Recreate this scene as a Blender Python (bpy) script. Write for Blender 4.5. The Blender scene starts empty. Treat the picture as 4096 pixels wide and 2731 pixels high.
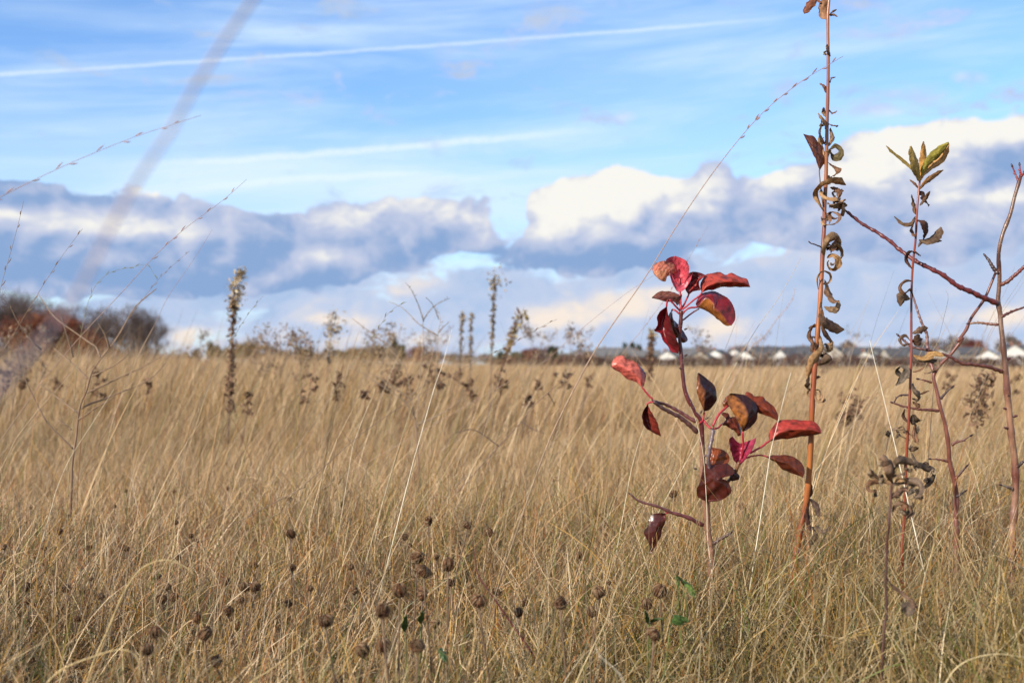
import bpy, bmesh, math, random
import numpy as np
from mathutils import Vector, Matrix

# ------------------------------------------------------------------ camera, world, sun
SC = bpy.context.scene
COL = SC.collection
rad = math.radians
HCAM = 0.42                 # eye height above the ground
FS = 40.0 / 36.0 * 4096.0   # focal length in photograph pixels
HOR = 1459.4                # row of the horizon

cam_d = bpy.data.cameras.new('camera')
cam = bpy.data.objects.new('camera', cam_d)
COL.objects.link(cam)
cam.location = (0, 0, HCAM)
cam.rotation_euler = (rad(90), 0, 0)
cam_d.lens = 40.0
cam_d.sensor_width = 36.0
cam_d.shift_y = (HOR - 1365.5) / 4096.0
cam_d.clip_start = 0.02
cam_d.clip_end = 20000
cam_d.dof.use_dof = True
cam_d.dof.focus_distance = 1.5
cam_d.dof.aperture_fstop = 7.5
SC.camera = cam

SUN_AZ = rad(-130)          # measured from +Y towards +X: to the left, a little behind the camera
SUN_EL = rad(27)
sd = bpy.data.lights.new('sun', 'SUN')
sd.energy = 5.0
sd.angle = rad(0.5)
sd.color = (1.0, 0.90, 0.76)
sun = bpy.data.objects.new('sun', sd)
COL.objects.link(sun)
sv = Vector((math.sin(SUN_AZ) * math.cos(SUN_EL), math.cos(SUN_AZ) * math.cos(SUN_EL), math.sin(SUN_EL)))
sun.rotation_euler = sv.to_track_quat('Z', 'Y').to_euler()

SC.view_settings.view_transform = 'Standard'
SC.view_settings.look = 'None'
SC.view_settings.gamma = 1
SC.view_settings.use_curve_mapping = False
SC.view_settings.exposure = 0.16
try:
    SC.cycles.use_denoising = True
    SC.cycles.denoiser = 'OPENIMAGEDENOISE'
    SC.cycles.denoising_input_passes = 'RGB_ALBEDO_NORMAL'
    SC.cycles.denoising_prefilter = 'ACCURATE'
except Exception:
    pass
SC.cycles.max_bounces = 6
SC.cycles.diffuse_bounces = 3
SC.cycles.glossy_bounces = 2
SC.cycles.transmission_bounces = 3
SC.cycles.transparent_max_bounces = 4
SC.cycles.caustics_reflective = False
SC.cycles.caustics_refractive = False
SC.cycles.sample_clamp_indirect = 4.0


def srgb(r, g, b):
    def f(c):
        c /= 255.0
        return c / 12.92 if c <= 0.04045 else ((c + 0.055) / 1.055) ** 2.4
    return (f(r), f(g), f(b), 1.0)


# ---- the sky: Nishita daylight with cirrus, contrails and cumulus laid out by direction
world = bpy.data.worlds.new('World')
SC.world = world
world.use_nodes = True
NT = world.node_tree
for n in list(NT.nodes):
    NT.nodes.remove(n)


class V:
    """a node socket with arithmetic"""
    def __init__(s, k):
        s.k = k
    def __add__(s, o): return mth('ADD', s, o)
    def __radd__(s, o): return mth('ADD', o, s)
    def __sub__(s, o): return mth('SUBTRACT', s, o)
    def __rsub__(s, o): return mth('SUBTRACT', o, s)
    def __mul__(s, o): return mth('MULTIPLY', s, o)
    def __rmul__(s, o): return mth('MULTIPLY', o, s)
    def __truediv__(s, o): return mth('DIVIDE', s, o)


def put(sock, v):
    if isinstance(v, V):
        NT.links.new(v.k, sock)
    else:
        sock.default_value = v


def mth(op, a, b=0.0, c=None, clamp=False):
    n = NT.nodes.new('ShaderNodeMath')
    n.operation = op
    n.use_clamp = clamp
    put(n.inputs[0], a)
    put(n.inputs[1], b)
    if c is not None:
        put(n.inputs[2], c)
    return V(n.outputs[0])


def vec(op, a, b=None, c=None):
    n = NT.nodes.new('ShaderNodeVectorMath')
    n.operation = op
    put(n.inputs[0], a)
    if b is not None:
        put(n.inputs[1], b)
    if c is not None:
        put(n.inputs[2], c)
    return V(n.outputs['Value'] if op in ('DOT_PRODUCT', 'LENGTH') else n.outputs[0])


def comb(x, y, z=0.0):
    n = NT.nodes.new('ShaderNodeCombineXYZ')
    put(n.inputs[0], x); put(n.inputs[1], y); put(n.inputs[2], z)
    return V(n.outputs[0])


def noise(p, scale, detail=5, rough=0.55, dist=0.0, lac=2.0):
    n = NT.nodes.new('ShaderNodeTexNoise')
    n.noise_dimensions = '3D'
    put(n.inputs['Vector'], p)
    n.inputs['Scale'].default_value = scale
    n.inputs['Detail'].default_value = detail
    n.inputs['Roughness'].default_value = rough
    n.inputs['Lacunarity'].default_value = lac
    n.inputs['Distortion'].default_value = dist
    return V(n.outputs[0])


def sstep(x, a, b):
    n = NT.nodes.new('ShaderNodeMapRange')
    n.interpolation_type = 'SMOOTHSTEP'
    put(n.inputs['Value'], x)
    put(n.inputs['From Min'], a)
    put(n.inputs['From Max'], b)
    return V(n.outputs[0])


def mixc(f, a, b):
    n = NT.nodes.new('ShaderNodeMix')
    n.data_type = 'RGBA'
    put(n.inputs[0], f)
    put(n.inputs[6], a)
    put(n.inputs[7], b)
    return V(n.outputs[2])


def blob(p, x, y, rx, ry, w):
    """soft ellipse of cloud centred on the direction seen at (x, y) thousandths"""
    a = math.atan((x - 1.176) / 2.613)
    u = a * 2.613
    v = (0.838 - y) * math.cos(a)
    q = vec('MULTIPLY_ADD', p, (1 / rx, 1 / ry, 0), (-u / rx, -v / ry, 0))
    d = vec('DOT_PRODUCT', q, q)
    return mth('POWER', 0.36788, d) * w


def blobs(p, L):
    s = None
    for b in L:
        t = blob(p, *b)
        s = t if s is None else s + t
    return s


tc = NT.nodes.new('ShaderNodeTexCoord')
sx = NT.nodes.new('ShaderNodeSeparateXYZ')
NT.links.new(tc.outputs['Generated'], sx.inputs[0])
dx, dy, dz = (V(sx.outputs[i]) for i in range(3))
az = mth('ARCTAN2', dx, dy)
hyp = mth('SQRT', dx * dx + dy * dy)
U = az * 2.613
W_ = (dz / hyp) * 2.613
P = comb(U, W_)

sky = NT.nodes.new('ShaderNodeTexSky')
sky.sky_type = 'NISHITA'
sky.sun_disc = False
sky.sun_elevation = SUN_EL
sky.sun_rotation = SUN_AZ
sky.altitude = 100
sky.air_density = 1.0
sky.dust_density = 0.6
sky.ozone_density = 2.0
SKYK = 0.115
mx = NT.nodes.new('ShaderNodeMix')
mx.data_type = 'RGBA'
mx.blend_type = 'MULTIPLY'
mx.inputs[0].default_value = 1.0
NT.links.new(sky.outputs[0], mx.inputs[6])
mx.inputs[7].default_value = (SKYK * 1.05, SKYK * 1.35, SKYK * 1.75, 1)
base = V(mx.outputs[2])
# everything below is added in the same units as the dimmed sky
wisp_p = vec('MULTIPLY', P, (0.55, 3.6, 1.0))
tilt = comb(U, W_ - U * 0.07)
c1 = noise(vec('MULTIPLY', tilt, (0.7, 5.5, 1)), 1.6, 6, 0.6, 0.5)
c2 = noise(vec('MULTIPLY', tilt, (1.8, 12, 1)), 1.3, 5, 0.6, 0.3)
cirrus = sstep(c1, 0.38, 0.78) * 0.62 + sstep(c2, 0.45, 0.8) * 0.22
veil = blobs(P, [(0.5, 0.40, 0.95, 0.10, 0.42), (1.0, 0.45, 0.5, 0.06, 0.35), (1.75, 0.33, 0.5, 0.14, 0.16),
                 (1.5, 0.15, 0.5, 0.08, 0.14), (0.35, 0.05, 0.5, 0.025, 0.2)])
cir = mth('ADD', cirrus, veil, clamp=True)
hl = sstep(W_, 0.5, 0.05)
cir = mth('MULTIPLY_ADD', hl, 0.5, cir, clamp=True)
skyc = mixc(cir, base, (0.66, 0.82, 0.99, 1))


def contrail(pts, width, amt, fade=None):
    """a thin line of ice cloud through directions pts (parabola), with a ragged edge"""
    conv = []
    for x, y in pts:
        a = math.atan((x - 1.176) / 2.613)
        conv.append((a * 2.613, (0.838 - y) * math.cos(a)))
    k = np.polyfit([c[0] for c in conv], [c[1] for c in conv], 2)
    vv = mth('MULTIPLY_ADD', U, float(k[0]), float(k[1]))
    vv = mth('MULTIPLY_ADD', vv, U, float(k[2]))
    wob = (noise(P, 14.0, 3, 0.6) - 0.5) * (width * 1.2)
    dd = mth('ABSOLUTE', W_ - vv + wob)
    lo, hi = fade
    m = sstep(dd, width, width * 0.15) * sstep(U, lo[0], lo[1]) * sstep(U, hi[0], hi[1])
    tex = mth('MULTIPLY_ADD', noise(P, 70.0, 3, 0.6), 0.7, 0.6)
    return m * tex * amt


t1 = contrail([(0, .172), (.6, .132), (1.176, .092), (1.7, .050)], 0.0065, 0.42, ((-1.4, -1.2), (0.72, 0.3)))
t2 = contrail([(.33, .378), (.75, .352), (1.1, .322), (1.38, .297)], 0.012, 0.40, ((-0.95, -0.6), (0.30, -0.05)))
t2b = contrail([(.33, .385), (.75, .362), (1.1, .330), (1.38, .300)], 0.035, 0.18, ((-1.1, -0.6), (0.2, -0.2)))
t3 = contrail([(.4, .44), (.7, .412), (.9, .400), (1.2, .40)], 0.012, 0.30, ((-0.8, -0.6), (-0.1, -0.3)))
skyc = mixc(mth('ADD', t1, t2 + t2b + t3, clamp=True), skyc, (0.86, 0.93, 1.0, 1))

# cumulus: coordinates bent by noise for billowed edges
wn = NT.nodes.new('ShaderNodeTexNoise')
wn.noise_dimensions = '3D'
put(wn.inputs['Vector'], vec('MULTIPLY', P, (1.0, 1.25, 1)))
wn.inputs['Scale'].default_value = 9.0
wn.inputs['Detail'].default_value = 5
wn.inputs['Roughness'].default_value = 0.5
warp = vec('MULTIPLY', vec('SUBTRACT', V(wn.outputs['Color']), (0.5, 0.5, 0.5)), (0.075, 0.05, 0))
Pw = vec('ADD', P, warp)
LDIR = (-0.028, 0.024, 0)




def billow(p, sc):
    """rounded cauliflower swellings: folded noise at four sizes"""
    t = None
    for k, a_ in ((1.0, 1.0), (2.1, 0.50), (4.3, 0.26), (8.9, 0.13)):
        n_ = mth('ABSOLUTE', noise(p, sc * k, 0, 0.5) - 0.5) * a_
        t = n_ if t is None else t + n_
    return t


Pp = vec('MULTIPLY', Pw, (1.0, 1.35, 1))
Ps = vec('MULTIPLY', vec('ADD', Pw, LDIR), (1.0, 1.35, 1))
pf0 = billow(Pp, 5.6)
pf1 = billow(Ps, 5.6)
relief = pf0 - pf1
nbig = noise(vec('MULTIPLY', P, (1, 1.8, 1)), 3.4, 5, 0.55)


def layer(under, dens, lo, hi, light, dark, mid, bright, k_rel=1.1):
    """one sheet of cloud over what is behind it; 'light' is where the sun reaches it"""
    m = sstep(dens, lo, hi)
    b = mth('ADD', light, relief * k_rel + (nbig - 0.5) * 0.55, clamp=True)
    col = mixc(sstep(b, 0.0, 0.52), dark, mid)
    col = mixc(sstep(b, 0.42, 0.95), col, bright)
    return mixc(m, under, col)


BLUE = srgb(134, 163, 205)
LAV = srgb(183, 193, 219)
WHITE = srgb(238, 236, 230)
CREAM = srgb(238, 225, 213)

# low far bank near the horizon: broken, flat, partly creamy
Pl = vec('MULTIPLY', Pw, (1.0, 2.4, 1))
nl = noise(Pl, 4.2, 7, 0.58, 0.4)
dl = blobs(P, [(0.75, 0.70, 0.55, 0.10, 0.36), (1.35, 0.71, 0.55, 0.10, 0.46), (2.0, 0.66, 0.5, 0.14, 0.62),
               (0.2, 0.74, 0.4, 0.06, 0.4), (1.7, 0.76, 0.6, 0.06, 0.45), (2.35, 0.60, 0.35, 0.2, 0.4)])
ll = blobs(P, [(1.28, 0.735, 0.10, 0.035, 0.55), (1.42, 0.70, 0.10, 0.03, 0.55), (0.78, 0.735, 0.07, 0.02, 0.5),
               (0.93, 0.66, 0.12, 0.03, 0.3), (1.66, 0.745, 0.07, 0.04, 0.5), (0.43, 0.765, 0.06, 0.02, 0.5),
               (2.30, 0.72, 0.10, 0.03, 0.45), (1.55, 0.67, 0.15, 0.02, 0.35), (1.95, 0.56, 0.2, 0.04, 0.22),
               (2.1, 0.80, 0.3, 0.03, 0.2), (0.9, 0.78, 0.6, 0.02, 0.2)])
cur = layer(skyc, dl + (nl - 0.5) * 2.1, 0.08, 0.42, ll + 0.36, srgb(156, 184, 220), srgb(186, 200, 226), CREAM, 0.8)

# the main dark-based bank
nm = (noise(vec('MULTIPLY', Pw, (1.0, 1.9, 1)), 4.6, 7, 0.58) - 0.5) * 1.1 + pf0 * 1.5 - 0.42
dm = blobs(P, [(0.00, 0.53, 0.36, 0.085, 1.3), (0.33, 0.56, 0.36, 0.105, 1.5), (0.68, 0.58, 0.30, 0.075, 1.2),
               (0.93, 0.53, 0.22, 0.080, 1.2), (0.30, 0.64, 0.40, 0.040, 0.9), (1.05, 0.48, 0.10, 0.05, 0.5),
               (0.02, 0.43, 0.11, 0.016, 0.9), (1.36, 0.585, 0.26, 0.050, 1.3), (1.34, 0.47, 0.17, 0.085, 1.5),
               (1.62, 0.475, 0.26, 0.085, 1.4), (1.88, 0.47, 0.15, 0.08, 1.0), (2.06, 0.36, 0.13, 0.075, 1.5),
               (2.33, 0.36, 0.17, 0.11, 1.6), (2.15, 0.49, 0.30, 0.075, 1.3), (1.90, 0.56, 0.14, 0.05, 0.45),
               (2.20, 0.59, 0.20, 0.05, 0.6), (0.9, 0.64, 0.14, 0.02, -0.35), (1.72, 0.585, 0.12, 0.018, -0.8),
               (1.05, 0.60, 0.07, 0.025, -0.9), (1.175, 0.47, 0.035, 0.09, -1.1), (1.14, 0.40, 0.12, 0.03, -0.6), (0.62, 0.455, 0.06, 0.035, -0.9), (0.18, 0.44, 0.05, 0.03, -0.6), (1.56, 0.39, 0.035, 0.03, -0.7), (0.80, 0.60, 0.10, 0.02, -0.5), (0.52, 0.66, 0.2, 0.02, -0.5), (0.64, 0.61, 0.03, 0.01, -0.5)])
lm = blobs(P, [(1.34, 0.45, 0.13, 0.075, 0.80), (1.47, 0.42, 0.08, 0.06, 0.55), (1.27, 0.51, 0.08, 0.05, 0.45),
               (0.22, 0.515, 0.15, 0.030, 0.55), (0.77, 0.50, 0.10, 0.035, 0.45), (0.97, 0.46, 0.13, 0.035, 0.45),
               (1.08, 0.51, 0.08, 0.03, 0.40), (0.76, 0.59, 0.09, 0.022, 0.45), (0.35, 0.44, 0.04, 0.015, 0.7),
               (0.50, 0.46, 0.09, 0.03, 0.25), (1.62, 0.43, 0.13, 0.05, 0.40), (1.80, 0.41, 0.12, 0.035, 0.45),
               (2.05, 0.33, 0.10, 0.055, 0.90), (2.30, 0.295, 0.13, 0.040, 0.75), (1.97, 0.40, 0.08, 0.04, 0.55),
               (2.28, 0.45, 0.14, 0.022, 0.50), (0.01, 0.49, 0.05, 0.015, 0.5), (2.16, 0.42, 0.10, 0.03, 0.25),
               (0.15, 0.62, 0.5, 0.05, -0.28), (0.45, 0.53, 0.08, 0.03, 0.2), (0.6, 0.57, 0.12, 0.04, -0.25), (1.35, 0.60, 0.28, 0.03, -0.38),
               (2.15, 0.53, 0.3, 0.05, 0.16), (1.60, 0.54, 0.12, 0.03, 0.12), (0.1, 0.455, 0.2, 0.012, -0.2)])
cur = layer(cur, dm + nm, 0.47, 0.66, lm + 0.27, BLUE, LAV, WHITE, 1.25)

# thin high puffs above the bank at the right
dh = blobs(P, [(2.08, 0.235, 0.17, 0.035, 1.0), (1.97, 0.25, 0.08, 0.02, 0.6), (2.22, 0.18, 0.05, 0.02, 0.6),
               (1.435, 0.268, 0.035, 0.028, 0.75), (1.38, 0.305, 0.04, 0.012, 0.45)])
mh = sstep(dh + dh * nm * 1.6, 0.25, 1.0) * 0.75
cur = mixc(mh, cur, mixc(sstep(relief + nbig, 0.35, 0.7), srgb(186, 200, 232), srgb(218, 222, 240)))

# broken grey cloud added to the unseen sky behind the camera, for less blue ambient
front = sstep(dy, -0.1, 0.15)
cur = mixc(front, mixc(sstep(noise(vec('MULTIPLY', P, (0.5, 1, 1)), 1.2, 4, 0.5), 0.35, 0.6) * 0.5, mixc(0.25, skyc, (0.30, 0.28, 0.26, 1)), (0.62, 0.61, 0.62, 1)), cur)
below = sstep(dz, -0.004, -0.03)
cur = mixc(below, cur, (0.16, 0.13, 0.09, 1))
bg = NT.nodes.new('ShaderNodeBackground')
out = NT.nodes.new('ShaderNodeOutputWorld')
NT.links.new(cur.k, bg.inputs[0])
bg.inputs[1].default_value = 1.0
NT.links.new(bg.outputs[0], out.inputs[0])
world.cycles.sampling_method = 'MANUAL'
world.cycles.sample_map_resolution = 512

# ------------------------------------------------------------------ helpers
random.seed(7)
RNG = np.random.default_rng(11)


def W(x, y, Y):
    """point at distance Y in front of the camera seen at photograph pixel (x, y)"""
    return np.array([(x - 2048.0) / FS * Y, Y, HCAM + (HOR - y) / FS * Y])


def gh(x, y):
    """height of the ground"""
    x = np.asarray(x, float); y = np.asarray(y, float)
    near = 0.018 * np.sin(x * 2.3 + 1.0) * np.cos(y * 1.7) + 0.010 * np.sin(x * 6.1 + y * 4.3)
    s = np.clip((y - 5) / 20, 0, 1)
    left = 0.10 * s * np.clip(-x / (0.3 * y + 1) + 0.3, -0.6, 1.2)
    roll = 0.05 * s * np.sin(x * 0.31 + 0.7) * np.sin(y * 0.23)
    return near * np.clip(2 - y * 0.1, 0.4, 1) + left * np.clip((300 - y) / 250, 0, 1) + roll


def tag(o, label=None, cat=None, group=None, kind=None):
    if label: o['label'] = label
    if cat: o['category'] = cat
    if group: o['group'] = group
    if kind: o['kind'] = kind
    return o


def empty(name, loc, label, cat, group=None):
    o = bpy.data.objects.new(name, None)
    o.empty_display_size = 0.02
    o.location = [float(c) for c in loc]
    COL.objects.link(o)
    return tag(o, label, cat, group)


def link_mesh(name, me, parent=None, mats=None):
    o = bpy.data.objects.new(name, me)
    COL.objects.link(o)
    for m in (mats or []):
        me.materials.append(m)
    if parent is not None:
        o.parent = parent
    return o


def quick_mesh(name, verts, quads, smooth=True, col=None, mi=None):
    """mesh from numpy arrays: verts (n,3), quads (m,4) or (m,3)"""
    me = bpy.data.meshes.new(name)
    verts = np.asarray(verts, np.float32); quads = np.asarray(quads, np.int32)
    k = quads.shape[1]
    me.vertices.add(len(verts)); me.vertices.foreach_set('co', verts.ravel())
    me.loops.add(quads.size); me.loops.foreach_set('vertex_index', quads.ravel())
    me.polygons.add(len(quads))
    me.polygons.foreach_set('loop_start', np.arange(0, quads.size, k, dtype=np.int32))
    if mi is not None:
        me.polygons.foreach_set('material_index', np.asarray(mi, np.int32))
    me.polygons.foreach_set('use_smooth', np.full(len(quads), smooth))
    if col is not None:
        a = me.color_attributes.new('tint', 'FLOAT_COLOR', 'POINT')
        c = np.ones((len(verts), 4), np.float32); c[:, :3] = col
        a.data.foreach_set('color', c.ravel())
    me.update(calc_edges=True)
    return me


class MB:
    """collects quads in numpy blocks, then links them as one mesh object"""
    def __init__(s):
        s.v, s.q, s.c, s.m, s.n = [], [], [], [], 0

    def add(s, v, q, c=(1, 1, 1), m=0):
        v = np.asarray(v, float); q = np.asarray(q, int)
        s.v.append(v); s.q.append(q + s.n); s.n += len(v)
        cc = np.empty((len(v), 3)); cc[:] = c
        s.c.append(cc); s.m.append(np.full(len(q), m))

    def tube(s, pts, rad_, n=7, c=(1, 1, 1), m=0, cap=True):
        v, q = tube(pts, rad_, n, cap)
        s.add(v, q, c, m)

    def build(s, name, mats, parent=None, origin=None, smooth=True):
        v = np.concatenate(s.v); q = np.concatenate(s.q)
        if origin is not None:
            v = v - np.asarray(origin, float)
        me = quick_mesh(name, v, q, smooth, np.concatenate(s.c), np.concatenate(s.m))
        return link_mesh(name, me, parent, mats if isinstance(mats, (list, tuple)) else [mats])


def resample(pts, n):
    """Catmull-Rom through pts at n even steps"""
    p = np.asarray(pts, float)
    if len(p) == 2:
        t = np.linspace(0, 1, n)[:, None]
        return p[0] * (1 - t) + p[1] * t
    e = np.vstack([2 * p[0] - p[1], p, 2 * p[-1] - p[-2]])
    seg = np.linalg.norm(np.diff(p[:, :2] if p.shape[1] == 2 else p, axis=0), axis=1) + 1e-9
    cum = np.concatenate([[0], np.cumsum(seg)])
    T = np.linspace(0, cum[-1], n)
    i = np.clip(np.searchsorted(cum, T, side='right') - 1, 0, len(p) - 2)
    t = ((T - cum[i]) / seg[i])[:, None]
    a, b, c, d = e[i], e[i + 1], e[i + 2], e[i + 3]
    return 0.5 * (2 * b + (c - a) * t + (2 * a - 5 * b + 4 * c - d) * t ** 2 + (3 * b - a - 3 * c + d) * t ** 3)


def frames(p):
    t = np.gradient(p, axis=0)
    t /= np.linalg.norm(t, axis=1)[:, None] + 1e-12
    up = np.array([0.31, -0.9, 0.29])
    n = np.cross(t, up); l = np.linalg.norm(n, axis=1)[:, None]
    n = n / (l + 1e-9)
    b = np.cross(t, n)
    return t, n, b


def tube(pts, rad_, n=7, cap=True):
    p = np.asarray(pts, float)
    r = np.broadcast_to(np.asarray(rad_, float), (len(p),))
    t, a, b = frames(p)
    if cap:
        p = np.vstack([p[:1], p, p[-1:]]); r = np.concatenate([[1e-5], r, [1e-5]])
        a = np.vstack([a[:1], a, a[-1:]]); b = np.vstack([b[:1], b, b[-1:]])
    th = np.arange(n) / n * 2 * np.pi
    v = p[:, None, :] + r[:, None, None] * (np.cos(th)[None, :, None] * a[:, None, :] + np.sin(th)[None, :, None] * b[:, None, :])
    m = len(p)
    i = np.arange(m - 1)[:, None] * n; j = np.arange(n)[None, :]; k = (j + 1) % n
    q = np.stack([i + j, i + k, i + n + k, i + n + j], -1).reshape(-1, 4)
    return v.reshape(-1, 3), q


# ------------------------------------------------------------------ materials
def new_mat(name):
    m = bpy.data.materials.new(name)
    m.use_nodes = True
    nt = m.node_tree
    b = nt.nodes['Principled BSDF']
    return m, nt, b


def tint_mat(name, rough=0.6, spec=0.3, trans=0.0, var=0.25, scale=60, bump=0.0, bscale=200, hue=None, mul=1.0, stretch=(1, 1, 1)):
    """surface whose colour is the mesh's own tint, broken up with noise"""
    m, nt, b = new_mat(name)
    L = nt.links
    at = nt.nodes.new('ShaderNodeAttribute'); at.attribute_name = 'tint'
    tcn = nt.nodes.new('ShaderNodeTexCoord')
    mp = nt.nodes.new('ShaderNodeMapping'); mp.inputs['Scale'].default_value = stretch
    L.new(tcn.outputs['Object'], mp.inputs[0])
    no = nt.nodes.new('ShaderNodeTexNoise'); no.inputs['Scale'].default_value = scale
    no.inputs['Detail'].default_value = 4
    L.new(mp.outputs[0], no.inputs['Vector'])
    mr = nt.nodes.new('ShaderNodeMapRange')
    mr.inputs[1].default_value = 0.3; mr.inputs[2].default_value = 0.7
    mr.inputs[3].default_value = (1 - var) * mul; mr.inputs[4].default_value = (1 + var) * mul
    L.new(no.outputs[0], mr.inputs[0])
    mxx = nt.nodes.new('ShaderNodeVectorMath'); mxx.operation = 'SCALE'
    L.new(at.outputs['Color'], mxx.inputs[0]); L.new(mr.outputs[0], mxx.inputs['Scale'])
    L.new(mxx.outputs[0], b.inputs['Base Color'])
    b.inputs['Roughness'].default_value = rough
    b.inputs['Specular IOR Level'].default_value = spec
    if bump > 0:
        bn = nt.nodes.new('ShaderNodeTexNoise'); bn.inputs['Scale'].default_value = bscale; bn.inputs['Detail'].default_value = 3
        L.new(mp.outputs[0], bn.inputs['Vector'])
        bu = nt.nodes.new('ShaderNodeBump'); bu.inputs['Strength'].default_value = bump
        bu.inputs['Distance'].default_value = 0.0006
        L.new(bn.outputs[0], bu.inputs['Height']); L.new(bu.outputs[0], b.inputs['Normal'])
    if trans > 0:
        tr = nt.nodes.new('ShaderNodeBsdfTranslucent')
        L.new(mxx.outputs[0], tr.inputs['Color'])
        ms = nt.nodes.new('ShaderNodeMixShader'); ms.inputs[0].default_value = trans
        o = nt.nodes['Material Output']
        L.new(b.outputs[0], ms.inputs[1]); L.new(tr.outputs[0], ms.inputs[2]); L.new(ms.outputs[0], o.inputs[0])
    return m


M_GRASS = tint_mat('dry_grass_blades', rough=0.45, spec=0.4, trans=0.16, var=0.12, scale=9)
M_STEM = tint_mat('dead_stem', rough=0.6, spec=0.3, var=0.3, scale=300, stretch=(1, 1, 0.15), bump=0.4, bscale=600)
M_DRYLEAF = tint_mat('withered_leaf', rough=0.65, spec=0.25, trans=0.15, var=0.35, scale=140, bump=0.6, bscale=500)
M_HEAD = tint_mat('dried_seed_head', rough=0.8, spec=0.15, trans=0.1, var=0.4, scale=700)

# soil and thatch of the field, one sheet out to the horizon
gm, gnt, gb = new_mat('field_soil')
tg = gnt.nodes.new('ShaderNodeTexCoord')
n1 = gnt.nodes.new('ShaderNodeTexNoise'); n1.inputs['Scale'].default_value = 0.35; n1.inputs['Detail'].default_value = 8
n2 = gnt.nodes.new('ShaderNodeTexNoise'); n2.inputs['Scale'].default_value = 45; n2.inputs['Detail'].default_value = 6
gnt.links.new(tg.outputs['Object'], n1.inputs['Vector']); gnt.links.new(tg.outputs['Object'], n2.inputs['Vector'])
cr = gnt.nodes.new('ShaderNodeValToRGB')
cr.color_ramp.elements[0].position = 0.3; cr.color_ramp.elements[0].color = (0.10, 0.075, 0.035, 1)
cr.color_ramp.elements[1].position = 0.7; cr.color_ramp.elements[1].color = (0.26, 0.19, 0.10, 1)
ad = gnt.nodes.new('ShaderNodeMath'); ad.operation = 'MULTIPLY_ADD'; ad.inputs[1].default_value = 0.5
gnt.links.new(n2.outputs[0], ad.inputs[0])
sb = gnt.nodes.new('ShaderNodeMath'); sb.operation = 'MULTIPLY'; sb.inputs[1].default_value = 0.5
gnt.links.new(n1.outputs[0], sb.inputs[0]); gnt.links.new(sb.outputs[0], ad.inputs[2])
gnt.links.new(ad.outputs[0], cr.inputs[0]); gnt.links.new(cr.outputs[0], gb.inputs['Base Color'])
gb.inputs['Roughness'].default_value = 1.0
gb.inputs['Specular IOR Level'].default_value = 0.05


def grid_axis(lim, k):
    t = np.linspace(-1, 1, k)
    return np.sign(t) * (np.abs(t) ** 3.2) * lim


gx = grid_axis(6000, 161); gy = np.concatenate([[-3000, -300, -60], (np.linspace(0, 1, 200) ** 3.5) * 8000 - 8])
X, Y = np.meshgrid(gx, gy)
Z = gh(X, np.clip(Y, 0, None))
Z = np.where(Y < -8, 0, Z)
i = np.arange(len(gy) - 1)[:, None] * len(gx) + np.arange(len(gx) - 1)[None, :]
q = np.stack([i, i + 1, i + 1 + len(gx), i + len(gx)], -1).reshape(-1, 4)
g = link_mesh('ground', quick_mesh('ground', np.stack([X, Y, Z], -1).reshape(-1, 3), q), None, [gm])
tag(g, kind='structure')

# ------------------------------------------------------------------ grass
PAL = np.array([(0.74, 0.57, 0.35), (0.60, 0.41, 0.21), (0.48, 0.29, 0.14), (0.56, 0.32, 0.08), (0.30, 0.24, 0.06),
                (0.12, 0.17, 0.03), (0.42, 0.14, 0.04), (0.42, 0.34, 0.25), (0.22, 0.13, 0.07)]) * np.array([0.90, 0.87, 0.86])
PW = {'near': [0.25, 0.19, 0.14, 0.12, 0.09, 0.07, 0.07, 0.03, 0.07],
      'mid': [0.26, 0.30, 0.22, 0.06, 0.07, 0.02, 0.02, 0.03, 0.02],
      'far': [0.26, 0.34, 0.28, 0.03, 0.03, 0.0, 0.02, 0.02, 0.02]}


def pnoise(x, y, s, k=0):
    """cheap smooth patchiness in -1..1"""
    return (np.sin(x * s + 1.3 * k) * np.cos(y * s * 0.83 + 2.1 * k) + 0.6 * np.sin(x * s * 2.1 + y * s * 1.7 + k)
            + 0.4 * np.sin(x * s * 4.3 - y * s * 3.1 + 2 * k)) / 2.0


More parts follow.
